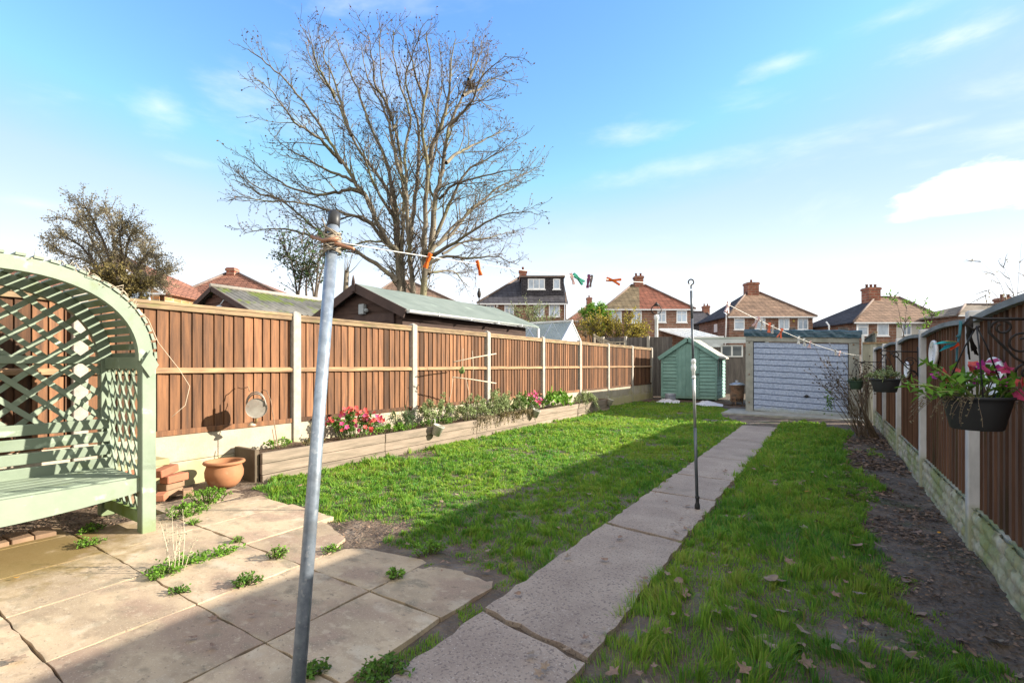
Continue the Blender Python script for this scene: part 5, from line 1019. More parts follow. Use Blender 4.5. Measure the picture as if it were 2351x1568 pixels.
pp = thing('clothes_prop', 'thin telescopic clothes prop with dark foot standing on the path', 'clothes prop', (pr.x, pr.y, 0))
al = lambda v: pr.lerp(top, v)
chrome = M('worn grey metal tube', (.50,.52,.53), (.36,.38,.39), scale=20, rough=.35, metal=.6, bump=0); dtube = M('dark grey tube', (.13,.15,.17), (.09,.10,.12), scale=12, rough=.4, metal=.4, bump=0)
mb = MB(); mb.tube([al(.05), al(.36)], .0125, 14); mesh_obj('foot_tube', mb, dtube, pp)
mb = MB(); mb.tube([al(.36), al(.64)], .0118, 14); mesh_obj('lower_tube', mb, chrome, pp)
mb = MB(); mb.tube([al(.64), al(.85)], .0095, 14); mb.tube([al(.85), al(.975)], .0098, 14); mesh_obj('upper_tube', mb, dtube, pp)
mb = MB(); mb.lathe([(.021,0),(.021,.03),(.014,.05),(.014,.08),(.018,.085),(.018,.10),(.0,.11)], (pr.x, pr.y, .016), 14); mesh_obj('rubber_foot', mb, black, pp)
q = al(.62); mb = MB(); mb.lathe([(.013,-.05),(.013,-.01),(.019,0),(.02,.03),(.015,.035),(.015,.055),(.019,.06),(.018,.08),(.010,.09)], q, 14); mb.lathe([(0,-.012),(.014,-.01),(.016,0),(.012,.012),(0,.014)], q-fw*.006-Vector((0,0,.06)), 10); mesh_obj('clamp', mb, white, pp)
mb = MB(); mb.tube([top+Vector((0,0,-.03))]+[top+Vector((0,0,.025))+cr*.022*math.sin(a)+Vector((0,0,-.022*math.cos(a))) for a in [5.6*k/14 for k in range(15)]], .0055, 8); mesh_obj('hook', mb, black, pp)
L0_ = jc-fw*.0+cr*.03; L1_ = top+Vector((0,0,.004)); L2_ = Vector((GXR+.06, GY-.12, 1.39))
def line_pt(seg, t):
    a, b, s = ((L0_, L1_, .035), (L1_, L2_, .13))[seg]; q = a.lerp(b, t); q.z -= 4*s*t*(1-t); return q
mb = MB(); mb.tube([line_pt(0, k/30) for k in range(31)]+[line_pt(1, k/60) for k in range(1, 61)], .0028, 6)
solo('washing_line', mb, M('white plastic cord', (.72,.70,.66), (.62,.6,.56), bump=0), 'long sagging white cord from pole over prop to garage', 'washing line', L1_)
def ut(seg, u):                                                  # parameter where the line passes photo column u
    best = min(range(1, 1000), key=lambda k: abs(proj(line_pt(seg, k/1000))[0]-u)); return best/1000
def proj(p): x = p.x*CT+p.y*ST; d = -p.x*ST+p.y*CT; return 1175.5+F*x/d, 838-F*(p.z-H)/d
def peg_mesh(opening):
    mb = MB(); a = opening
    for s in (-1, 1):
        R_ = Matrix.Rotation(s*a, 3, 'Y'); pts = [(.0, 0, .018), (.003, 0, .004), (.004, 0, -.02), (.0025, 0, -.055)]
        for (p, q, w) in ((pts[0], pts[1], .013), (pts[1], pts[2], .015), (pts[2], pts[3], .013)):
            A, B = Vector(p), Vector(q); A.x *= s; B.x *= s; mb.bar(R_@A, R_@B, w, .009, up=(1,0,0))
    mb.tube([(-.006, -.006, 0), (-.006, .006, 0), (.006, .006, 0), (.006, -.006, 0)], .0018, 5); return mb
pm = {k: M(k+' peg plastic', a, tuple(x*.8 for x in a), bump=0, rough=.45, translucent=.2) for k, a in dict(orange=(.82,.17,.02), pink=(.70,.48,.47), green=(.02,.30,.20), plum=(.33,.10,.22), grey=(.30,.28,.26), white=(.78,.78,.77), coral=(.80,.20,.10)).items()}
pegs = [ # segment, photo column, colour, opening, tilt, size, label
 (0, 986, 'orange', .16, .5, 1.55, 'bright orange clothes peg nearest the steel pole, in front of tree trunk'),
 (0, 1097, 'orange', .13, -.2, 1.65, 'orange clothes peg hanging alone between tree trunk and dormer house'),
 (0, 1312, 'pink', .12, -.3, 1.5, 'pale pink peg hanging right beside a green peg'),
 (0, 1322, 'green', .22, -1.0, 1.9, 'dark green clothes peg splayed beside a pink one'),
 (0, 1351, 'plum', .10, .1, 1.8, 'plum purple clothes peg hanging beside a grey one'),
 (0, 1358, 'grey', .10, .15, 1.6, 'thin grey peg hanging beside a plum one, pointing up'),
 (0, 1400, 'orange', .3, -1.3, 2.1, 'reddish orange peg lying sideways nearest the prop, before half red roof'),
 (1, 1672, 'pink', .25, .4, 1.6, 'pale pink peg alone on line in front of shaded roof slope'),
 (1, 1740, 'pink', .25, .5, 1.7, 'pale pink peg at upper left end of the group above garage'),
 (1, 1748, 'white', .3, -.2, 1.8, 'white peg splayed wide in the group above garage'),
 (1, 1766, 'coral', .15, .1, 1.6, 'coral red peg in middle of the group above garage'),
 (1, 1775, 'white', .12, .1, 1.4, 'white peg between the two coral pegs above garage'),
 (1, 1794, 'coral', .3, .3, 1.7, 'coral peg at lower right end of the group above garage'),
 (1, 1834, 'white', .2, .1, 1.5, 'white peg uppermost of the three over the garage lintel'),
 (1, 1846, 'white', .25, -.1, 1.5, 'white peg in middle of the three over the garage lintel'),
 (1, 1860, 'pink', .25, .2, 1.5, 'pinkish peg lowest of the three over the garage lintel'),
 (1, 1918, 'white', .2, -.1, 1.4, 'white peg left of the last pair before the garage post'),
 (1, 1928, 'pink', .2, .2, 1.4, 'pink peg right of the last pair before the garage post')]
for sg, u, c_, op, tl, sz, lab in pegs:
    p = line_pt(sg, ut(sg, u)); o = mesh_obj('clothes_peg', peg_mesh(op), pm[c_]); o.location = p; sc = .66*sz if sg == 0 else sz*1.0
    o.scale = (sc, sc, sc); o.rotation_euler = (random.uniform(-.2,.2), tl, TH+random.uniform(-.5,.5)); tag(o, lab, 'peg', 'pegs clipped on the washing line')
# ------------------------------------------------------------------ shed corner: tub, incinerator, sheets
c = P(1539, 838, 15.6); mb = MB(); mb.lathe([(.0,.02),(.145,.02),(.15,0),(.165,.24),(.172,.25),(.165,.25),(.155,.05),(0,.04)], (c.x, c.y, .01), 22)
solo('metal_tub', mb, M('ribbed grey tub', (.42,.45,.50), (.30,.33,.38), scale=6, stretch=(8,8,.6), metal=.3, rough=.5, zstain=((.25,.2,.15),.06,.05,.6)), 'small grey metal tub in front of left corner of teal shed', 'tub', (c.x, c.y, 0))
c = P(1692, 838, 14.4); inc = thing('incinerator_bin', 'rusty round garden incinerator with grey lid between shed and garage', 'incinerator', (c.x, c.y, 0))
mb = MB(); mb.lathe([(.17,.09),(.178,.12),(.18,.2),(.186,.205),(.186,.215),(.19,.36),(.205,.57),(.212,.575),(.205,.575),(.19,.36),(.17,.12)], (c.x, c.y, .0), 28); mesh_obj('body', mb, rust, inc)
mb = MB(); mb.lathe([(.222,.572),(.225,.585),(.19,.62),(.08,.65),(.045,.655),(.045,.72),(.035,.72),(.035,.65)], (c.x, c.y, .005), 28)
mb.tube([(c.x+.12,c.y-.12,.62),(c.x+.12,c.y-.12,.67),(c.x+.17,c.y-.05,.67),(c.x+.17,c.y-.05,.62)], .008, 6); mesh_obj('lid', mb, M('grey zinc lid', (.45,.47,.49), (.3,.32,.34), metal=.5, rough=.4), inc)
for a in (0.4, 2.5, 4.6):
    mb = MB(); mb.bar((c.x+.15*math.cos(a), c.y+.15*math.sin(a), -.03), (c.x+.15*math.cos(a), c.y+.15*math.sin(a), .12), .04, .02, up=(1,0,0)); mesh_obj('leg', mb, rust, inc)
mb = MB()
for a in (3.6, 4.2, 4.8, 5.4): mb.lathe([(0,.002),(.022,.002),(.024,0)], (c.x+.183*math.cos(a), c.y+.183*math.sin(a), .16), 10, Matrix.Rotation(math.pi/2,3,'Y').to_3x3() if 0 else (Matrix.Rotation(a,3,'Z')@Matrix.Rotation(math.pi/2,3,'Y')))
mesh_obj('vent_hole', mb, black, inc)
def sheet(pts, label, h):
    c = sum(pts, Vector())/len(pts); mb = MB(); n = 18; vs = [(c.x, c.y, .03+h)]; rings = []
    for r in (.35, .7, 1):
        for k in range(len(pts)*3):
            a = pts[k//3].lerp(pts[(k//3+1) % len(pts)], (k % 3)/3); p = c.lerp(a, r); vs.append((p.x+random.uniform(-.02,.02), p.y+random.uniform(-.02,.02), .018+h*(1-r)*random.uniform(.4, 1)+random.uniform(0,.025)))
    m = len(pts)*3; fs = [(0, 1+k, 1+(k+1) % m) for k in range(m)]+[(1+r*m+k, 1+(r+1)*m+k, 1+(r+1)*m+(k+1) % m, 1+r*m+(k+1) % m) for r in range(2) for k in range(m)]
    mb.add(vs, fs, .5); o = solo('plastic_sheet', mb, M('crumpled white sheet', (.74,.72,.75), (.6,.58,.62), rough=.5, bump=.4), label, 'sheet', (c.x, c.y, 0), 'white sheets lying before the shed')
    s = o.modifiers.new('s', 'SOLIDIFY'); s.thickness = .004
sheet([G(1508, 925), G(1522, 917), G(1540, 916), G(1562, 923), G(1558, 928), G(1530, 928)], 'crumpled white sheet on the ground below the grey tub', .07)
sheet([G(1592, 931), G(1612, 922), G(1625, 922), G(1660, 931), G(1658, 935), G(1620, 934)], 'longer crumpled white sheet on the ground before shed door', .06)
# ------------------------------------------------------------------ pot, bricks, can
pc = Vector((-4.86, 2.38, .0)); mb = MB()
mb.lathe([(.10,0),(.135,.04),(.162,.10),(.165,.15),(.15,.20),(.146,.215),(.172,.222),(.180,.232),(.176,.245),(.150,.25),(.138,.235),(.14,.20),(.13,.10),(.10,.07),(0,.065)], pc+Vector((0,0,.015)), 40)
solo('terracotta_pot', mb, terra, 'empty round terracotta pot beside end of the sleeper bed', 'pot', pc)
bk = [(-5.02,1.72,.29,.44,.22,.055,.1,0,'gconc','flat grey coping slab lying across top of the brick pile'),
 (-4.90,1.90,.215,.20,.10,.065,.5,.12,'r','red brick tilted on top of the right hand brick stack'),
 (-4.87,1.96,.145,.20,.10,.065,.3,0,'r','red brick second from top of the right hand brick stack'),
 (-4.91,1.95,.08,.20,.10,.062,.45,0,'b','brown brick low in the right hand brick stack'),
 (-4.92,1.93,.015,.21,.10,.062,.2,0,'b','brown brick at bottom of the right hand brick stack'),
 (-4.93,1.68,.235,.20,.10,.065,-.1,0,'r','red brick just under the coping slab behind arbour post'),
 (-4.92,1.72,.165,.20,.10,.065,.15,0,'b','brown brick second from top of left hand brick stack'),
 (-4.93,1.71,.095,.20,.10,.065,.05,0,'b','brown brick in the middle of left hand brick stack'),
 (-4.90,1.71,.025,.20,.10,.065,.2,0,'b','brown brick at bottom of left hand brick stack'),
 (-4.80,1.83,.02,.10,.08,.06,.9,.1,'r','broken orange brick end lying before the brick stacks'),
 (-4.78,2.03,.02,.13,.08,.055,1.2,0,'b','mossy brown brick piece in weeds beside the pot')]
for x, y, z, l, w, h, rz, ry, k, lab in bk:
    mb = MB(); mb.obox((x, y, z+h/2), (w*1.0, l, h), Euler((ry, 0, rz)).to_matrix())
    solo('coping_slab' if k == 'gconc' else 'brick', mb, {'gconc': gravel, 'r': brickr, 'b': brickb}[k], lab, 'slab' if k == 'gconc' else 'brick', (x, y, z), None if k == 'gconc' else 'bricks piled beside the arbour', bevel=.006)
wc_ = thing('watering_can', 'rusty galvanised watering can hung on the sunlit fence, base facing out', 'watering can', (-5.12, 2.8, .73))
ax_ = (P(590, 936, 4.85)-P(583, 928, 5.25)).normalized(); e1 = ax_.orthogonal().normalized(); R3 = ax_.to_track_quat('Z', 'Y').to_matrix(); cc = P(589, 937, 4.95)
canm = M('dull zinc sheet', (.36,.34,.30), (.24,.21,.18), scale=7, rough=.55, metal=.35, spots=[((.22,.12,.07), 9, .58, .1, .8)])
mb = MB(); mb.lathe([(.075,-.17),(.082,-.165),(.098,0),(.101,.004),(.101,-.008)], cc, 28, R3); mb.lathe([(.0985,-.008),(.001,-.006)], cc, 28, R3, smooth=False); mesh_obj('body', mb, canm, wc_)
mb = MB(); mb.tube([cc-ax_*.02+Vector((0,0,-.09)), cc-ax_*.06+Vector((0,0,-.15)), P(579, 972, 5.0)], [.018,.014,.012], 10); mesh_obj('spout', mb, M('brassy spout', (.4,.27,.13), (.26,.17,.09), rough=.5, metal=.4), wc_)
mb = MB(); mb.lathe([(.012,0),(.035,.03),(.038,.04),(0,.045)], P(579, 968, 5.0), 14, Matrix.Rotation(math.pi,3,'X')); mesh_obj('rose', mb, cane, wc_)
mb = MB(); hp = []
for k in range(15): a = math.pi*k/14; hp.append(cc-ax_*.05+R3@Vector((0,0,0))+cr*.10*math.cos(a)+Vector((0,0,.02+.125*math.sin(a))))
mb.tube(hp, .007, 8); mb.tube([p-ax_*.06+Vector((0,0,.015)) for p in hp], .006, 8); mesh_obj('handle', mb, canm, wc_)
mb = MB(); mb.tube([(FX+.03,2.72,.94),(FX+.1,2.72,.93),(FX+.2,2.74,.95),(FX+.22,2.74,.90)], .005, 6)
for k in range(1): pass
solo('wall_hook', mb, rust, 'rusty bent hook on the fence holding the watering can', 'hook', (FX+.03, 2.72, .93))
mb = MB(); mb.tube([(-5.1,3.1,.2),P(637,1020,5.0),P(628,960,5.0),P(622,920,5.05),P(612,897,5.1),P(603,895,5.1),P(598,904,5.1)], .0045, 6); mb.tube([P(632, 1024, 4.95), P(625, 985, 4.98)], .004, 6)
solo('shepherd_hook', mb, rust, 'thin rusty wire crook standing in the bed by watering can', 'plant hook', (-5.1, 3.1, .2))
cn = thing('cane_frame', 'two pale canes tied as hanging rungs before the sunlit fence', 'cane frame', (-5.05, 6.4, .3))
for a, b in (((1042, 831), (1139, 812)), ((1038, 865.5), (1139, 880))):
    mb = MB(); mb.tube([P(*a, 7.35), P((a[0]+b[0])/2, (a[1]+b[1])/2-1, 7.7), P(*b, 8.05)], .009, 7); mesh_obj('cane', mb, cane, cn)
for (a, b, da, db) in (((1063, 800), (1058, 868), 7.45, 7.45), ((1084, 805), (1086, 872), 7.6, 7.6), ((1040, 868), (1030, 925), 7.3, 7.2), ((1070, 870), (1078, 925), 7.5, 7.5)):
    mb = MB(); mb.tube([P(*a, da), P((a[0]+b[0])/2+2, (a[1]+b[1])/2, (da+db)/2), P(*b, db)], .0035, 4); mesh_obj('string', mb, cane, cn)
mb = MB(); b0 = P(1060, 852, 7.42)
mb.lathe([(0,-.05),(.03,-.035),(.045,0),(.03,.04),(0,.075)], b0, 14, Euler((math.pi/2-.3,0,1.2)).to_matrix()); mb.lathe([(0,-.024),(.02,-.01),(.022,.006),(0,.026)], b0+Vector((-.012,.035,.05)), 10); mb.leaf(b0+Vector((0,-.05,0)), Vector((.1,-1,.35)), Vector((0,0,1)), .11, .04, .1); mb.lathe([(0,0),(.012,.004),(0,.03)], b0+Vector((-.02,.06,.05)), 6, Euler((-math.pi/2,0,0)).to_matrix())
solo('bird_ornament', mb, M('green bird paint', (.09,.21,.08), (.2,.25,.07), scale=20), 'small green bird ornament hanging between the two canes', 'ornament', b0)
mb = MB(); mb.lathe([(.045,.0),(.06,.09),(.063,.092),(.063,.1),(.058,.1),(.055,.09),(.042,.012),(0,.01)], (0,0,-.05), 20); mb.tube([(-.055,0,.045),(-.075,0,.085),(-.10,0,.08),(-.105,0,.03)], .006, 6)
pot0 = None
for x, y, z, lab in ((BX+.085, 5.25, .24, 'pale plastic pot clipped on the bed front beside the leafy sapling'), (BX+.085, 8.05, .25, 'pale plastic pot clipped on the bed front among trailing plants'), (BX+.06, 11.9, .22, 'pale plastic pot clipped at the far end of the bed')):
    o = mesh_obj('hanging_pot', mb, greypot); o.location = (x, y, z); o.rotation_euler = (random.uniform(-.15,.15), .35, random.uniform(-.3,.3)); tag(o, lab, 'pot', 'small pots clipped along the bed'); o.scale = (1.3,1.3,1.5)
# ------------------------------------------------------------------ plants
def plant(name, label, cat, c, rx, ry, h, n, lsz, lw, mats, stems=14, droop=0., flowers=None, group=None, lean=(0,0), smat=None, base=.25):
    c = Vector(c); t = thing(name, label, cat, c, group=group); l, s = MB(), MB(); pts = []
    for k in range(stems):
        a = random.uniform(0, 6.28); r = random.random()**.5; e = c+Vector((rx*r*math.cos(a)+lean[0], ry*r*math.sin(a)+lean[1], h*(1-.55*r*r)*random.uniform(.65, 1)))
        st = c+Vector((rx*.35*r*math.cos(a), ry*.6*r*math.sin(a), 0)); path = [st, st.lerp(e, .55)+Vector((0,0,h*.15)), e-Vector((0,0,droop*h*r))]; sp = spline(path, 3); s.tube(sp, [.004, .0018], 4, cap=False); pts.append(sp)
    for k in range(n):
        sp = random.choice(pts); f = random.uniform(base, 1)*(len(sp)-1); i = min(int(f), len(sp)-2); p = sp[i].lerp(sp[i+1], f-i); d = (rv()+Vector((0,0,.25-droop))).normalized()
        l.leaf(p+rv()*lsz*.5, d, (Vector((0,0,1))+rv()*.6), lsz*random.uniform(.6,1.25), lsz*lw*random.uniform(.8,1.2), random.uniform(.05,.3))
    mesh_obj('stems', s, smat or stem, t); mesh_obj('leaves', l, mats, t)
    for fm, fn, fs_ in (flowers or []):
        for k in range(fn):
            sp = random.choice(pts); p = sp[-1].lerp(sp[-2], random.uniform(0, .5))+Vector((random.uniform(-.25,.3)*rx, random.uniform(-.3,.3)*ry, random.uniform(.0,.06))); nrm = (Vector((.5,-.5,.6))+rv()*.7).normalized(); b_ = MB(); a0 = nrm.orthogonal().normalized(); b2 = nrm.cross(a0)
            for q in range(5): a = q*1.257; d = (a0*math.cos(a)+b2*math.sin(a)+nrm*.25); b_.leaf(p, d, nrm, fs_*random.uniform(.8,1.1), fs_*.9, .12)
            mesh_obj('flower', b_, fm, t)
    return t
SZ = .27
plant('flowering_plant', 'large coral red flowering plant near the front of the bed', 'plant', (-4.98, 3.98, SZ), .24, .42, .37, 800, .042, .75, lf_mid, 40, .1, [(petal_r, 75, .036), (petal_p, 22, .036)])
plant('spiky_plant', 'dark spiky leaved plant beside the coral flowers', 'plant', (-5.0, 4.85, SZ), .15, .16, .33, 190, .11, .13, lf_dark, 16, .0, base=.5)
plant('ground_cover', 'low bright green leafy growth filling bed before the spiky plant', 'plant', (-4.97, 4.62, SZ), .18, .42, .12, 420, .035, .8, lf_bright, 36, .05)
plant('leafy_sapling', 'upright bright leafy sapling beside the second fence post', 'plant', (-5.0, 5.55, SZ), .24, .36, .56, 950, .046, .65, lf_grey, 26, .1)
plant('ground_cover', 'low green growth below the leafy sapling in the bed', 'plant', (-4.95, 5.5, SZ), .16, .5, .14, 330, .035, .8, lf_mid, 30, .1)
for i, (y, h, n, mt_) in enumerate(((6.35, .50, 900, lf_grey), (6.95, .55, 1100, lf_grey), (7.45, .52, 1000, lf_grey), (7.95, .46, 800, lf_mid))):
    plant('trailing_shrub', ['pale leaved shrub at left end of the trailing clump in the bed', 'darker green shrub in the trailing clump behind first long gap', 'pale bushy shrub in middle of the trailing clump', 'green shrub at right end of the trailing clump beside pot'][i], 'shrub', (-4.93, y, SZ), .25, .42, h, n, .042, .7, mt_, 36, .25, lean=(.03, 0))
for i, y in enumerate((6.55, 7.15, 7.7)):
    plant('hanging_plant', ['dry trailing stems hanging over bed front, nearest of three', 'dry trailing stems hanging over bed front, middle of three', 'dry trailing stems hanging over bed front, farthest of three'][i], 'plant', (BX+.05, y, .31), .10, .36, .05, 420, .035, .5, lf_ivy if i else lf_olive, 34, 3.6, smat=dry, base=.3)
plant('flowering_plant', 'dusky pink flowering plant by the fence further along the bed', 'plant', (-5.02, 8.4, SZ), .16, .34, .36, 260, .045, .7, lf_mid, 24, .1, [(petal_p, 40, .036), (petal_r, 14, .034)])
plant('broad_leaf_plant', 'bright broad leaved plant beside the dusky pink flowers', 'plant', (-4.95, 9.35, SZ), .24, .46, .40, 280, .12, .5, lf_bright, 24, .1, base=.4)
plant('grey_bush', 'grey green drooping bush spilling over far end of the bed', 'shrub', (-4.86, 10.6, SZ), .30, .5, .40, 900, .045, .6, lf_grey, 40, .9, lean=(.05, 0))
plant('weed', 'small bright weed at near end of bed against gravel board', 'weed', (-5.05, 3.05, SZ), .12, .16, .12, 160, .03, .8, lf_bright, 16)
plant('weed', 'rusty yellow mossy weed at the bed edge before first post', 'weed', (-4.92, 3.38, SZ), .10, .16, .09, 190, .025, .6, lf_ivy, 18)
for lab, u, v, rx, h, n, ls in (('large leafy weed clump in front of the terracotta pot', 478, 1158, .15, .22, 520, .026), ('leafy weed clump on slab edge left of the pot', 428, 1188, .13, .15, 420, .026), ('small weed by the foot of arbour post near moss', 205, 1222, .07, .06, 120, .025),
    ('weed growing at the patio slab corner near wet stain', 205, 1255, .07, .07, 110, .024), ('weed sprig in slab joint left of the soil patch', 635, 1285, .06, .10, 90, .024), ('dark leafy weed in joint beside the shaded slab', 570, 1345, .06, .06, 100, .03), ('green weed in joint at corner of far shaded slab', 905, 1330, .05, .06, 80, .028),
    ('low weed tuft where slab joint meets lawn soil', 765, 1268, .06, .04, 80, .022), ('dark leaved weed at pole foot by the patio edge', 722, 1552, .05, .04, 50, .035), ('leafy weed at rounded slab corner by the path', 985, 1275, .10, .09, 200, .026), ('dark low weed in gap between patio and path at bottom', 880, 1558, .09, .05, 160, .03), ('small sprig in joint just behind the clothes pole', 548, 1247, .03, .05, 40, .02), ('low weed tuft on slab near algae stain', 375, 1325, .07, .06, 130, .026), ('weed tuft under the dry weed on slab joint', 410, 1365, .05, .03, 60, .024), ('small weed in the joint on far left slab', 445, 1205, .05, .03, 60, .022)):
    p = G(u, v); plant('weed', lab, 'weed', (p.x, p.y, .015), rx*1.25, rx*1.25, h*.75, int(n*1.7), ls*.7, .75, lf_bright if v < 1345 else lf_mid, 26, .1, group='weeds growing in the paving', base=.05)
def creep(name, label, path_, mats, n, w):
    c = path_[0]; t = MB()
    for k in range(n):
        f = random.random()*(len(path_)-1); i = min(int(f), len(path_)-2); p = path_[i].lerp(path_[i+1], f-i); t.leaf(Vector((p.x+random.gauss(0,w), p.y+random.gauss(0,w), .012+abs(random.gauss(0,.022)))), rv(), Vector((0,0,1))+rv()*.5, random.uniform(.015,.032), random.uniform(.012,.02), .2)
    solo(name, t, mats, label, 'weed', (c.x, c.y, 0))
creep('creeping_weed', 'creeping strip of bright weed along a sunlit slab joint', [G(350, 1325), G(400, 1305), G(450, 1295), G(500, 1280), G(535, 1268)], lf_bright, 520, .028)
p = G(400, 1310); t = thing('dry_weed', 'tall dry seeding weed stalks rising from the sunlit slab joint', 'weed', (p.x, p.y, 0)); s_, l_ = MB(), MB()
for k in range(9):
    pts = path_grow(Vector((p.x+random.uniform(-.1,.1), p.y+random.uniform(-.05,.05), .01)), Vector((random.uniform(-.35,.45), random.uniform(-.2,.4), 1)), random.uniform(.16, .34), 5, .05, .12); s_.tube(pts, [.0022,.001], 4, cap=False)
    for q in range(16): i = random.randint(2, 4); l_.leaf(pts[i].lerp(pts[i+1], random.random())+rv()*.012, rv(), rv(), .013, .008, .2)
mesh_obj('stalks', s_, cane, t); sh_ = mesh_obj('seed_heads', l_, M('pale seed heads', (.45,.42,.32), (.3,.3,.18), translucent=.3, bump=0), t); tag(sh_, kind='stuff')
# dry shrub by the garage
c = G(1988, 1003); t = thing('dry_shrub', 'tall dry leafless shrub with dark seed heads beside garage', 'shrub', (c.x, c.y, 0)); s_, h_, l_ = MB(), MB(), MB()
for k in range(46):
    top_ = P(random.uniform(1872, 1990), random.uniform(812, 905), 7.9+random.uniform(-.5, .5)); st = c+Vector((random.uniform(-.14,.1), random.uniform(-.1,.1), 0)); mid = st.lerp(top_, .5)+Vector((random.uniform(-.05,.08), 0, random.uniform(.04,.16))); sp = spline([st, mid, top_], 4); s_.tube(sp, [.006,.002], 4, cap=False)
    for q in range(3): tw_ = path_grow(sp[random.randint(4, 8)], side_dir((top_-mid).normalized(), .5), random.uniform(.1,.28), 3, .05, .15); s_.tube(tw_, .002, 3, cap=False); h_.lathe([(0,-.012),(.012,0),(0,.013)], tw_[-1], 6)
    h_.lathe([(0,-.014),(.015,0),(0,.015)], top_, 6)
for k in range(6): a = c+Vector((.06+.02*k, -.04*k, 0)); s_.tube([a, a+Vector((-.12-.02*k, .05, .5)), a+Vector((-.2+.04*k, .1, .95))], [.012,.006], 6)
for k in range(90): q = P(random.gauss(1903,5), random.gauss(925,14), 7.8); l_.leaf(q, rv(), rv(), .04, .025, .2)
mesh_obj('stems', s_, dry, t); tag(mesh_obj('seed_heads', h_, drydark, t), kind='stuff'); mesh_obj('leaves', l_, lf_mid, t)
c2 = P(1988, 870, 8.2); mb = MB(); 
for k in range(160): a = c2+Vector((random.gauss(0,.05), random.gauss(0,.05), random.gauss(-.02,.12))); mb.leaf(a, rv(), rv(), .05, .03, .2)
for k in range(6): mb.tube([(c2.x+random.uniform(-.03,.03), c2.y, c2.z-.05), (c2.x+random.uniform(-.05,.12), c2.y+random.uniform(-.05,.05), 0)], .006, 5)
solo('withered_plant', mb, dry, 'withered brown stalk clump against far end of dark fence', 'plant', (c2.x, c2.y, 0))
# ------------------------------------------------------------------ hanging baskets, brackets, ovals, dragonfly
def scroll(o, s, turns=1.3, r=.06, ax1=None, ax2=None):
    return [o+ax1*(math.cos(a)*r*(1-.6*k/24))*s+ax2*math.sin(a)*r*(1-.6*k/24) for k in range(25) for a in [turns*2*math.pi*k/24]]
def bracket(label, y, xe, ztop):
    t = thing('wall_bracket', label, 'bracket', (RX-.05, y, ztop)); X_ = Vector((1,0,0)); Z_ = Vector((0,0,1)); b = MB(); xw = RX-.055
    b.tube([(xw, y, ztop+.05), (xw, y, ztop-.24)], .006, 8); b.tube([(xw, y, ztop), (xe+.02, y, ztop+.01), (xe-.02, y, ztop+.02), (xe-.04, y, ztop-.01), (xe-.01, y, ztop-.035), (xe+.01, y, ztop-.02)], .006, 8); mesh_obj('arm', b, iron, t)
    b = MB(); b.tube([(xw, y, ztop-.22), (xw-.08, y, ztop-.16), (xw-.16, y, ztop-.05), (xe+.04, y, ztop)], .005, 8); b.tube(scroll(Vector((xw-.06, y, ztop-.10)), 1, 1.3, .05, X_, Z_), .0045, 6); b.tube(scroll(Vector((xe+.08, y, ztop-.03)), -1, 1.2, .035, X_, Z_), .0045, 6); b.tube(scroll(Vector((xw-.04, y, ztop-.22)), -1, 1.2, .04, X_, Z_), .0045, 6); mesh_obj('scroll', b, iron, t)
def hbasket(label, c, r, h, ztop, mat):
    c = Vector(c); t = thing('hanging_basket', label, 'basket', c); b = MB()
    b.lathe([(r*.68, 0), (r*.72,.004), (r*.93, h*.8), (r*.96, h*.9), (r*1.02, h*.92), (r*1.02, h), (r*.94, h), (r*.90, h*.8), (0, h*.78)], c, 36); mesh_obj('bowl', b, mat, t)
    for k in range(3): a = .5+k*2.094; b = MB(); b.tube([c+Vector((r*math.cos(a), r*math.sin(a), h-.01)), c+Vector((r*.35*math.cos(a), r*.35*math.sin(a), (h+ztop-c.z)*.6)), (c.x, c.y, ztop)], .003, 6); mesh_obj('hanger', b, black, t)
    return t
B1 = Vector((.545, 2.88, .90)); Z1 = 1.37
bracket('ornate black bracket nearest on the dark fence carrying the large basket', 2.88, .545, Z1)
hbasket('large dark basket bowl hanging in front of the near white post', B1, .122, .145, Z1-.02, basket)
plant('basket_plant', 'leggy busy plant with pink and red flowers in the large basket', 'plant', B1+Vector((0,0,.11)), .15, .15, .22, 105, .05, .6, lf_bright, 14, .2, [(petal_r, 10, .03), (petal_p, 8, .03), (petal_m, 7, .026)], base=.35)
t = thing('trailing_plant', 'long pale stems reaching sideways out of the large basket', 'plant', B1+Vector((0,0,.14))); s_, l_ = MB(), MB()
for (u, v, d) in ((2085, 882, 2.1), (2100, 905, 2.12), (2120, 830, 2.15), (2150, 900, 2.05), (2345, 870, 2.1), (2350, 905, 2.15), (2330, 880, 2.0), (2140, 860, 2.2)):
    e = P(u, v, d); st = B1+Vector((0,0,.13)); sp = spline([st, st.lerp(e, .55)+Vector((0,0,.015)), e], 5); s_.tube(sp, [.0042,.002], 6, cap=False)
    for k in range(22): f = random.uniform(.3,1)*(len(sp)-1); i = min(int(f), len(sp)-2); l_.leaf(sp[i].lerp(sp[i+1], f-i)+rv()*.012, (rv()+(e-st).normalized()*.5), Vector((0,0,1))+rv()*.6, random.uniform(.025,.055), random.uniform(.014,.026), .2)
mesh_obj('stems', s_, M('pale green stems', (.32,.40,.13), (.25,.30,.10), bump=0), t); mesh_obj('leaves', l_, lf_bright, t)
t = thing('withered_plant', 'withered brown growth hanging from rim of the large basket', 'plant', B1+Vector((0,0,.13))); s_, l_ = MB(), MB()
for k in range(46):
    a = random.choice([random.gauss(TH+math.pi, .45), random.gauss(TH, .45)]); st = B1+Vector((.125*math.cos(a), .125*math.sin(a), .145)); pts = path_grow(st, Vector((math.cos(a), math.sin(a), .2)), random.uniform(.06,.2), 5, -.35, .22); s_.tube(pts, .0012, 3, cap=False)
    for q in range(7): i = random.randint(0, 4); l_.leaf(pts[i].lerp(pts[i+1], random.random()), rv(), rv(), .010, .006, .2)
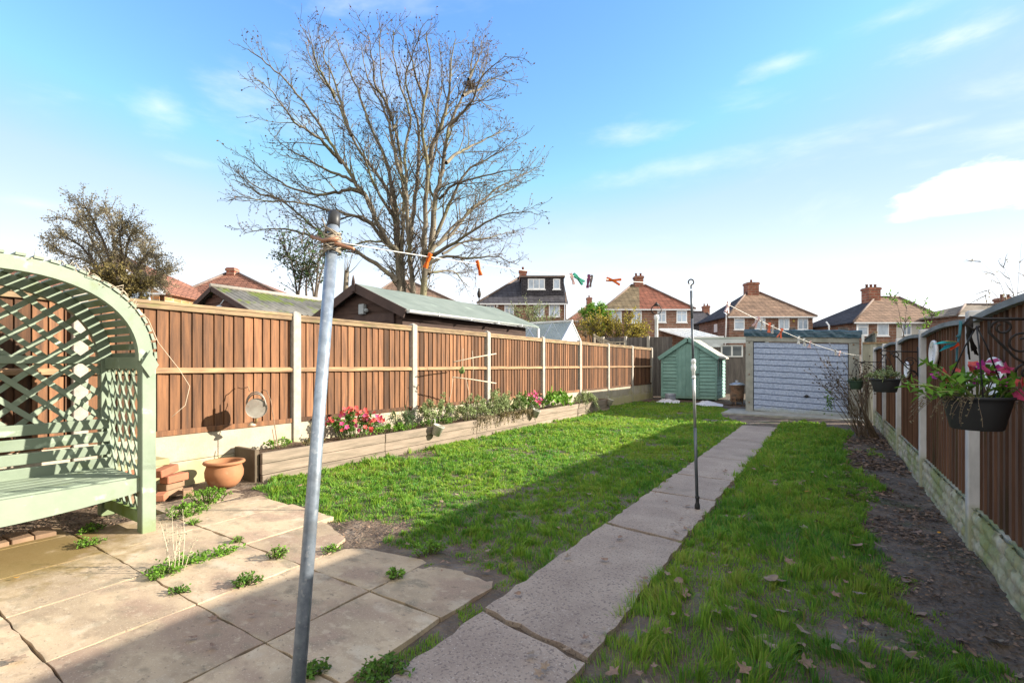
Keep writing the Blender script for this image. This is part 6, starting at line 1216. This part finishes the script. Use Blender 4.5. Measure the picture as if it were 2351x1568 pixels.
mesh_obj('stems', s_, dry, t); mesh_obj('leaves', l_, lf_olive, t)
bracket('ornate black bracket second along the dark fence on its second post', 6.2, .49, 1.31)
hbasket('smaller dark basket bowl hanging second along the dark fence', (.49, 6.2, .905), .13, .135, 1.29, basket)
plant('basket_plant', 'drying grey green plant in the second basket along the fence', 'plant', (.49, 6.2, 1.02), .17, .17, .16, 260, .035, .6, lf_grey, 26, .3, base=.3)
bracket('ornate black bracket farthest along the dark fence by the garage', 9.3, .38, 1.22)
hbasket('little dark green basket bowl hanging by the garage pillar', (.37, 9.3, .80), .10, .13, 1.2, M('dark green plastic', (.03,.06,.045), (.05,.09,.06), rough=.5))
plant('basket_plant', 'small dark green plant in the little basket by garage', 'plant', (.37, 9.3, .91), .11, .11, .10, 110, .03, .6, lf_dark, 16, .3)
for y, z, h, lab, tl in ((3.72, 1.11, .23, 'chalky white oval plaque behind the large basket flowers', .1), (5.57, 1.28, .235, 'chalky white oval plaque between near and second white post', -.06), (7.28, 1.125, .195, 'chalky white oval plaque farthest along the dark fence', .0)):
    R_ = Matrix.Rotation(-math.pi/2, 3, 'Y'); t = thing('wall_plaque', lab, 'plaque', (RX-.02, y, z), group='white oval plaques on the dark fence'); b = MB(); b.lathe([(.0,.0),(.95,.0),(1.0,.08),(.97,.16),(.86,.17),(.80,.11),(0,.11)], (0,0,0), 32, None)
    b.v = [(RX-.012-pz*.14, y+(py*.18*math.cos(tl)-px*h/2*math.sin(tl)), z+px*h/2*math.cos(tl)+py*.18*math.sin(tl)) for px, py, pz in b.v]; mesh_obj('rim', b, offwhite, t)
    b = MB()
    for k in range(7): zc, yc = random.uniform(-.3,.35)*h, random.uniform(-.03,.03); b.leaf(Vector((RX-.031, y+yc, z+zc)), Vector((0, random.uniform(-1,1), random.uniform(-1,1))), Vector((-1,0,0)), .022, .009, .05)
    mesh_obj('painted_motif', b, M('dark motif paint', (.08,.07,.07), bump=0), t)
t = thing('dragonfly_ornament', 'colourful translucent dragonfly ornament hung above the large basket', 'ornament', P(2195, 785, 2.16))
body = [P(2206, 738, 2.14), P(2203, 770, 2.13), P(2198, 795, 2.12), P(2196, 830, 2.11)]
b = MB(); b.tube(spline(body, 5), [.006,.0035], 8); b.lathe([(0,-.009),(.009,0),(0,.009)], P(2200, 772, 2.12), 10); mesh_obj('body', b, M('teal enamel', (.03,.16,.20), (.02,.09,.12), rough=.3), t)
for (u, v, col, w) in ((2140, 790, (.04,.50,.52), .036), (2165, 783, (.70,.42,.04), .034), (2156, 807, (.03,.42,.50), .036), (2182, 805, (.75,.07,.02), .034)):
    b = MB(); a = P(2200, 785, 2.12); e = P(u, v, 2.08); d = e-a; b.leaf(a, d, Vector((0,0,1))+rv()*.3, d.length, w, .08)
    for k in range(5): q = a.lerp(e, random.uniform(.35,.9)); 
    mesh_obj('wing', b, leafm('wing %d%d' % (u, v), col, tuple(x*.7 for x in col), tr=.5), t)
b = MB(); tt = P(2226, 738, 2.15)
for k in range(9): b.tube([tt+rv()*.006, tt+Vector((random.uniform(-.01,.012), 0, -.06)), tt+cr*random.uniform(-.01,.05)+Vector((0,0,-random.uniform(.1,.17)))], .0035, 5)
b.lathe([(0,.02),(.011,.012),(.013,-.02),(.008,-.07),(0,-.075)], tt, 8)
solo('tassel', b, iron, 'frayed dark tassel hung from near bracket above the basket', 'tassel', tt)
# ------------------------------------------------------------------ fallen leaves
def leaf_mesh(kind):
    mb = MB(); n = 14; L_ = 1; vs = [(0, 0, .10)]; cv = random.uniform(.10, .45); cv2 = random.uniform(-.25, .3)
    for k in range(n):
        a = 2*math.pi*k/n; r = .5*(.72+.28*math.cos(a*5+.3)) if kind else .42*(.85+.15*math.cos(2*a)); x, y = r*math.cos(a)*1.1, r*math.sin(a)*.85; vs.append((x, y, cv*(x*x+y*y)*2.2+cv2*x*y*3+random.uniform(-.03,.05)))
    mb.add(vs, [(0, 1+k, 1+(k+1) % n) for k in range(n)], None, True); mb.tube([(-.5,0,.1),(-.75,.04,.05)], .018, 4); return mb
protos = {}
for nm, mt_ in (('a', dryleaf), ('b', dryleaf2), ('c', yleaf)):
    for k in range(4): protos[nm, k] = (leaf_mesh(k % 2), mt_)
made = {}
def drop(key, x, y, z, s, lab, grp):
    if key not in made: o = made[key] = mesh_obj('fallen_leaf', *protos[key])
    else: o = made[key].copy(); COL.objects.link(o)
    o.location = (x, y, z); o.rotation_euler = (random.uniform(-.35,.35), random.uniform(-.35,.35), random.uniform(0, 6.28)); o.scale = (s, s, s)
    for k_ in ('label', 'category', 'group'):
        if k_ in o: del o[k_]
    return tag(o, lab, 'leaf', grp)
random.seed(21)
n = 0
while n < 165:                                                  # shaded right hand lawn and mud
    y = 1.25+random.random()**1.7*6.5; x = random.uniform(-.78, .66)
    if y < 3.2 or random.random() < .4: drop((random.choice('aaab'), random.randint(0,3)), x, y, float(gz(x, y))+random.uniform(.025,.05)*(1 if x < .3 else .3), random.uniform(.03,.09), 'dry curled brown leaf fallen on the shaded right hand lawn or mud', 'dry leaves on the right hand lawn'); n += 1
for k in range(34):
    y = 1.4+random.random()*4.5; x = random.choice([random.uniform(-.95,-.81), random.uniform(-1.36,-.81)]); drop((random.choice('aab'), random.randint(0,3)), x, y, .03, random.uniform(.03,.06), 'dry brown leaf lying on the aggregate path', 'dry leaves on the path')
for k in range(46):
    y = 2.2+random.random()**1.4*7; x = random.uniform(-4.4 if y > 2.7 else -2.6, -1.4); drop((random.choice('ab'), random.randint(0,3)), x, y, float(gz(x, y))+.03, random.uniform(.03,.06), 'small pale brown leaf fallen on the left hand lawn', 'dry leaves on the left hand lawn')
for k in range(13):
    p = G(random.uniform(980, 1130), random.uniform(1290, 1345)) if k < 8 else G(random.uniform(420, 690), random.uniform(1340, 1530)); drop(('a', random.randint(0,3)), p.x, p.y, .025, random.uniform(.02,.05), 'brown leaf scrap lying on the shaded patio slabs', 'leaf scraps on the patio')
for u, v, k, s, lab in ((1962, 1245, 'c', .065, 'bright yellow orange leaf on the right hand lawn'), (1852, 1137, 'c', .05, 'small orange leaf on lawn between path and mud strip'), (38, 1335, 'c', .03, 'tiny yellow leaf on the sunlit algae stained slab'), (40, 1525, 'b', .075, 'large curled tan leaf on slab at bottom left')):
    p = G(u, v); drop((k, 1 if s > .04 else 0), p.x, p.y, .035 if u > 1000 else .022, s, lab, None)
p = G(3560/1.633, 1860/1.633) if 0 else G(2155, 1229); drop(('c', 0), p.x, p.y, .02, .03, 'small fallen reddish petal on mud by the fence foot', None)
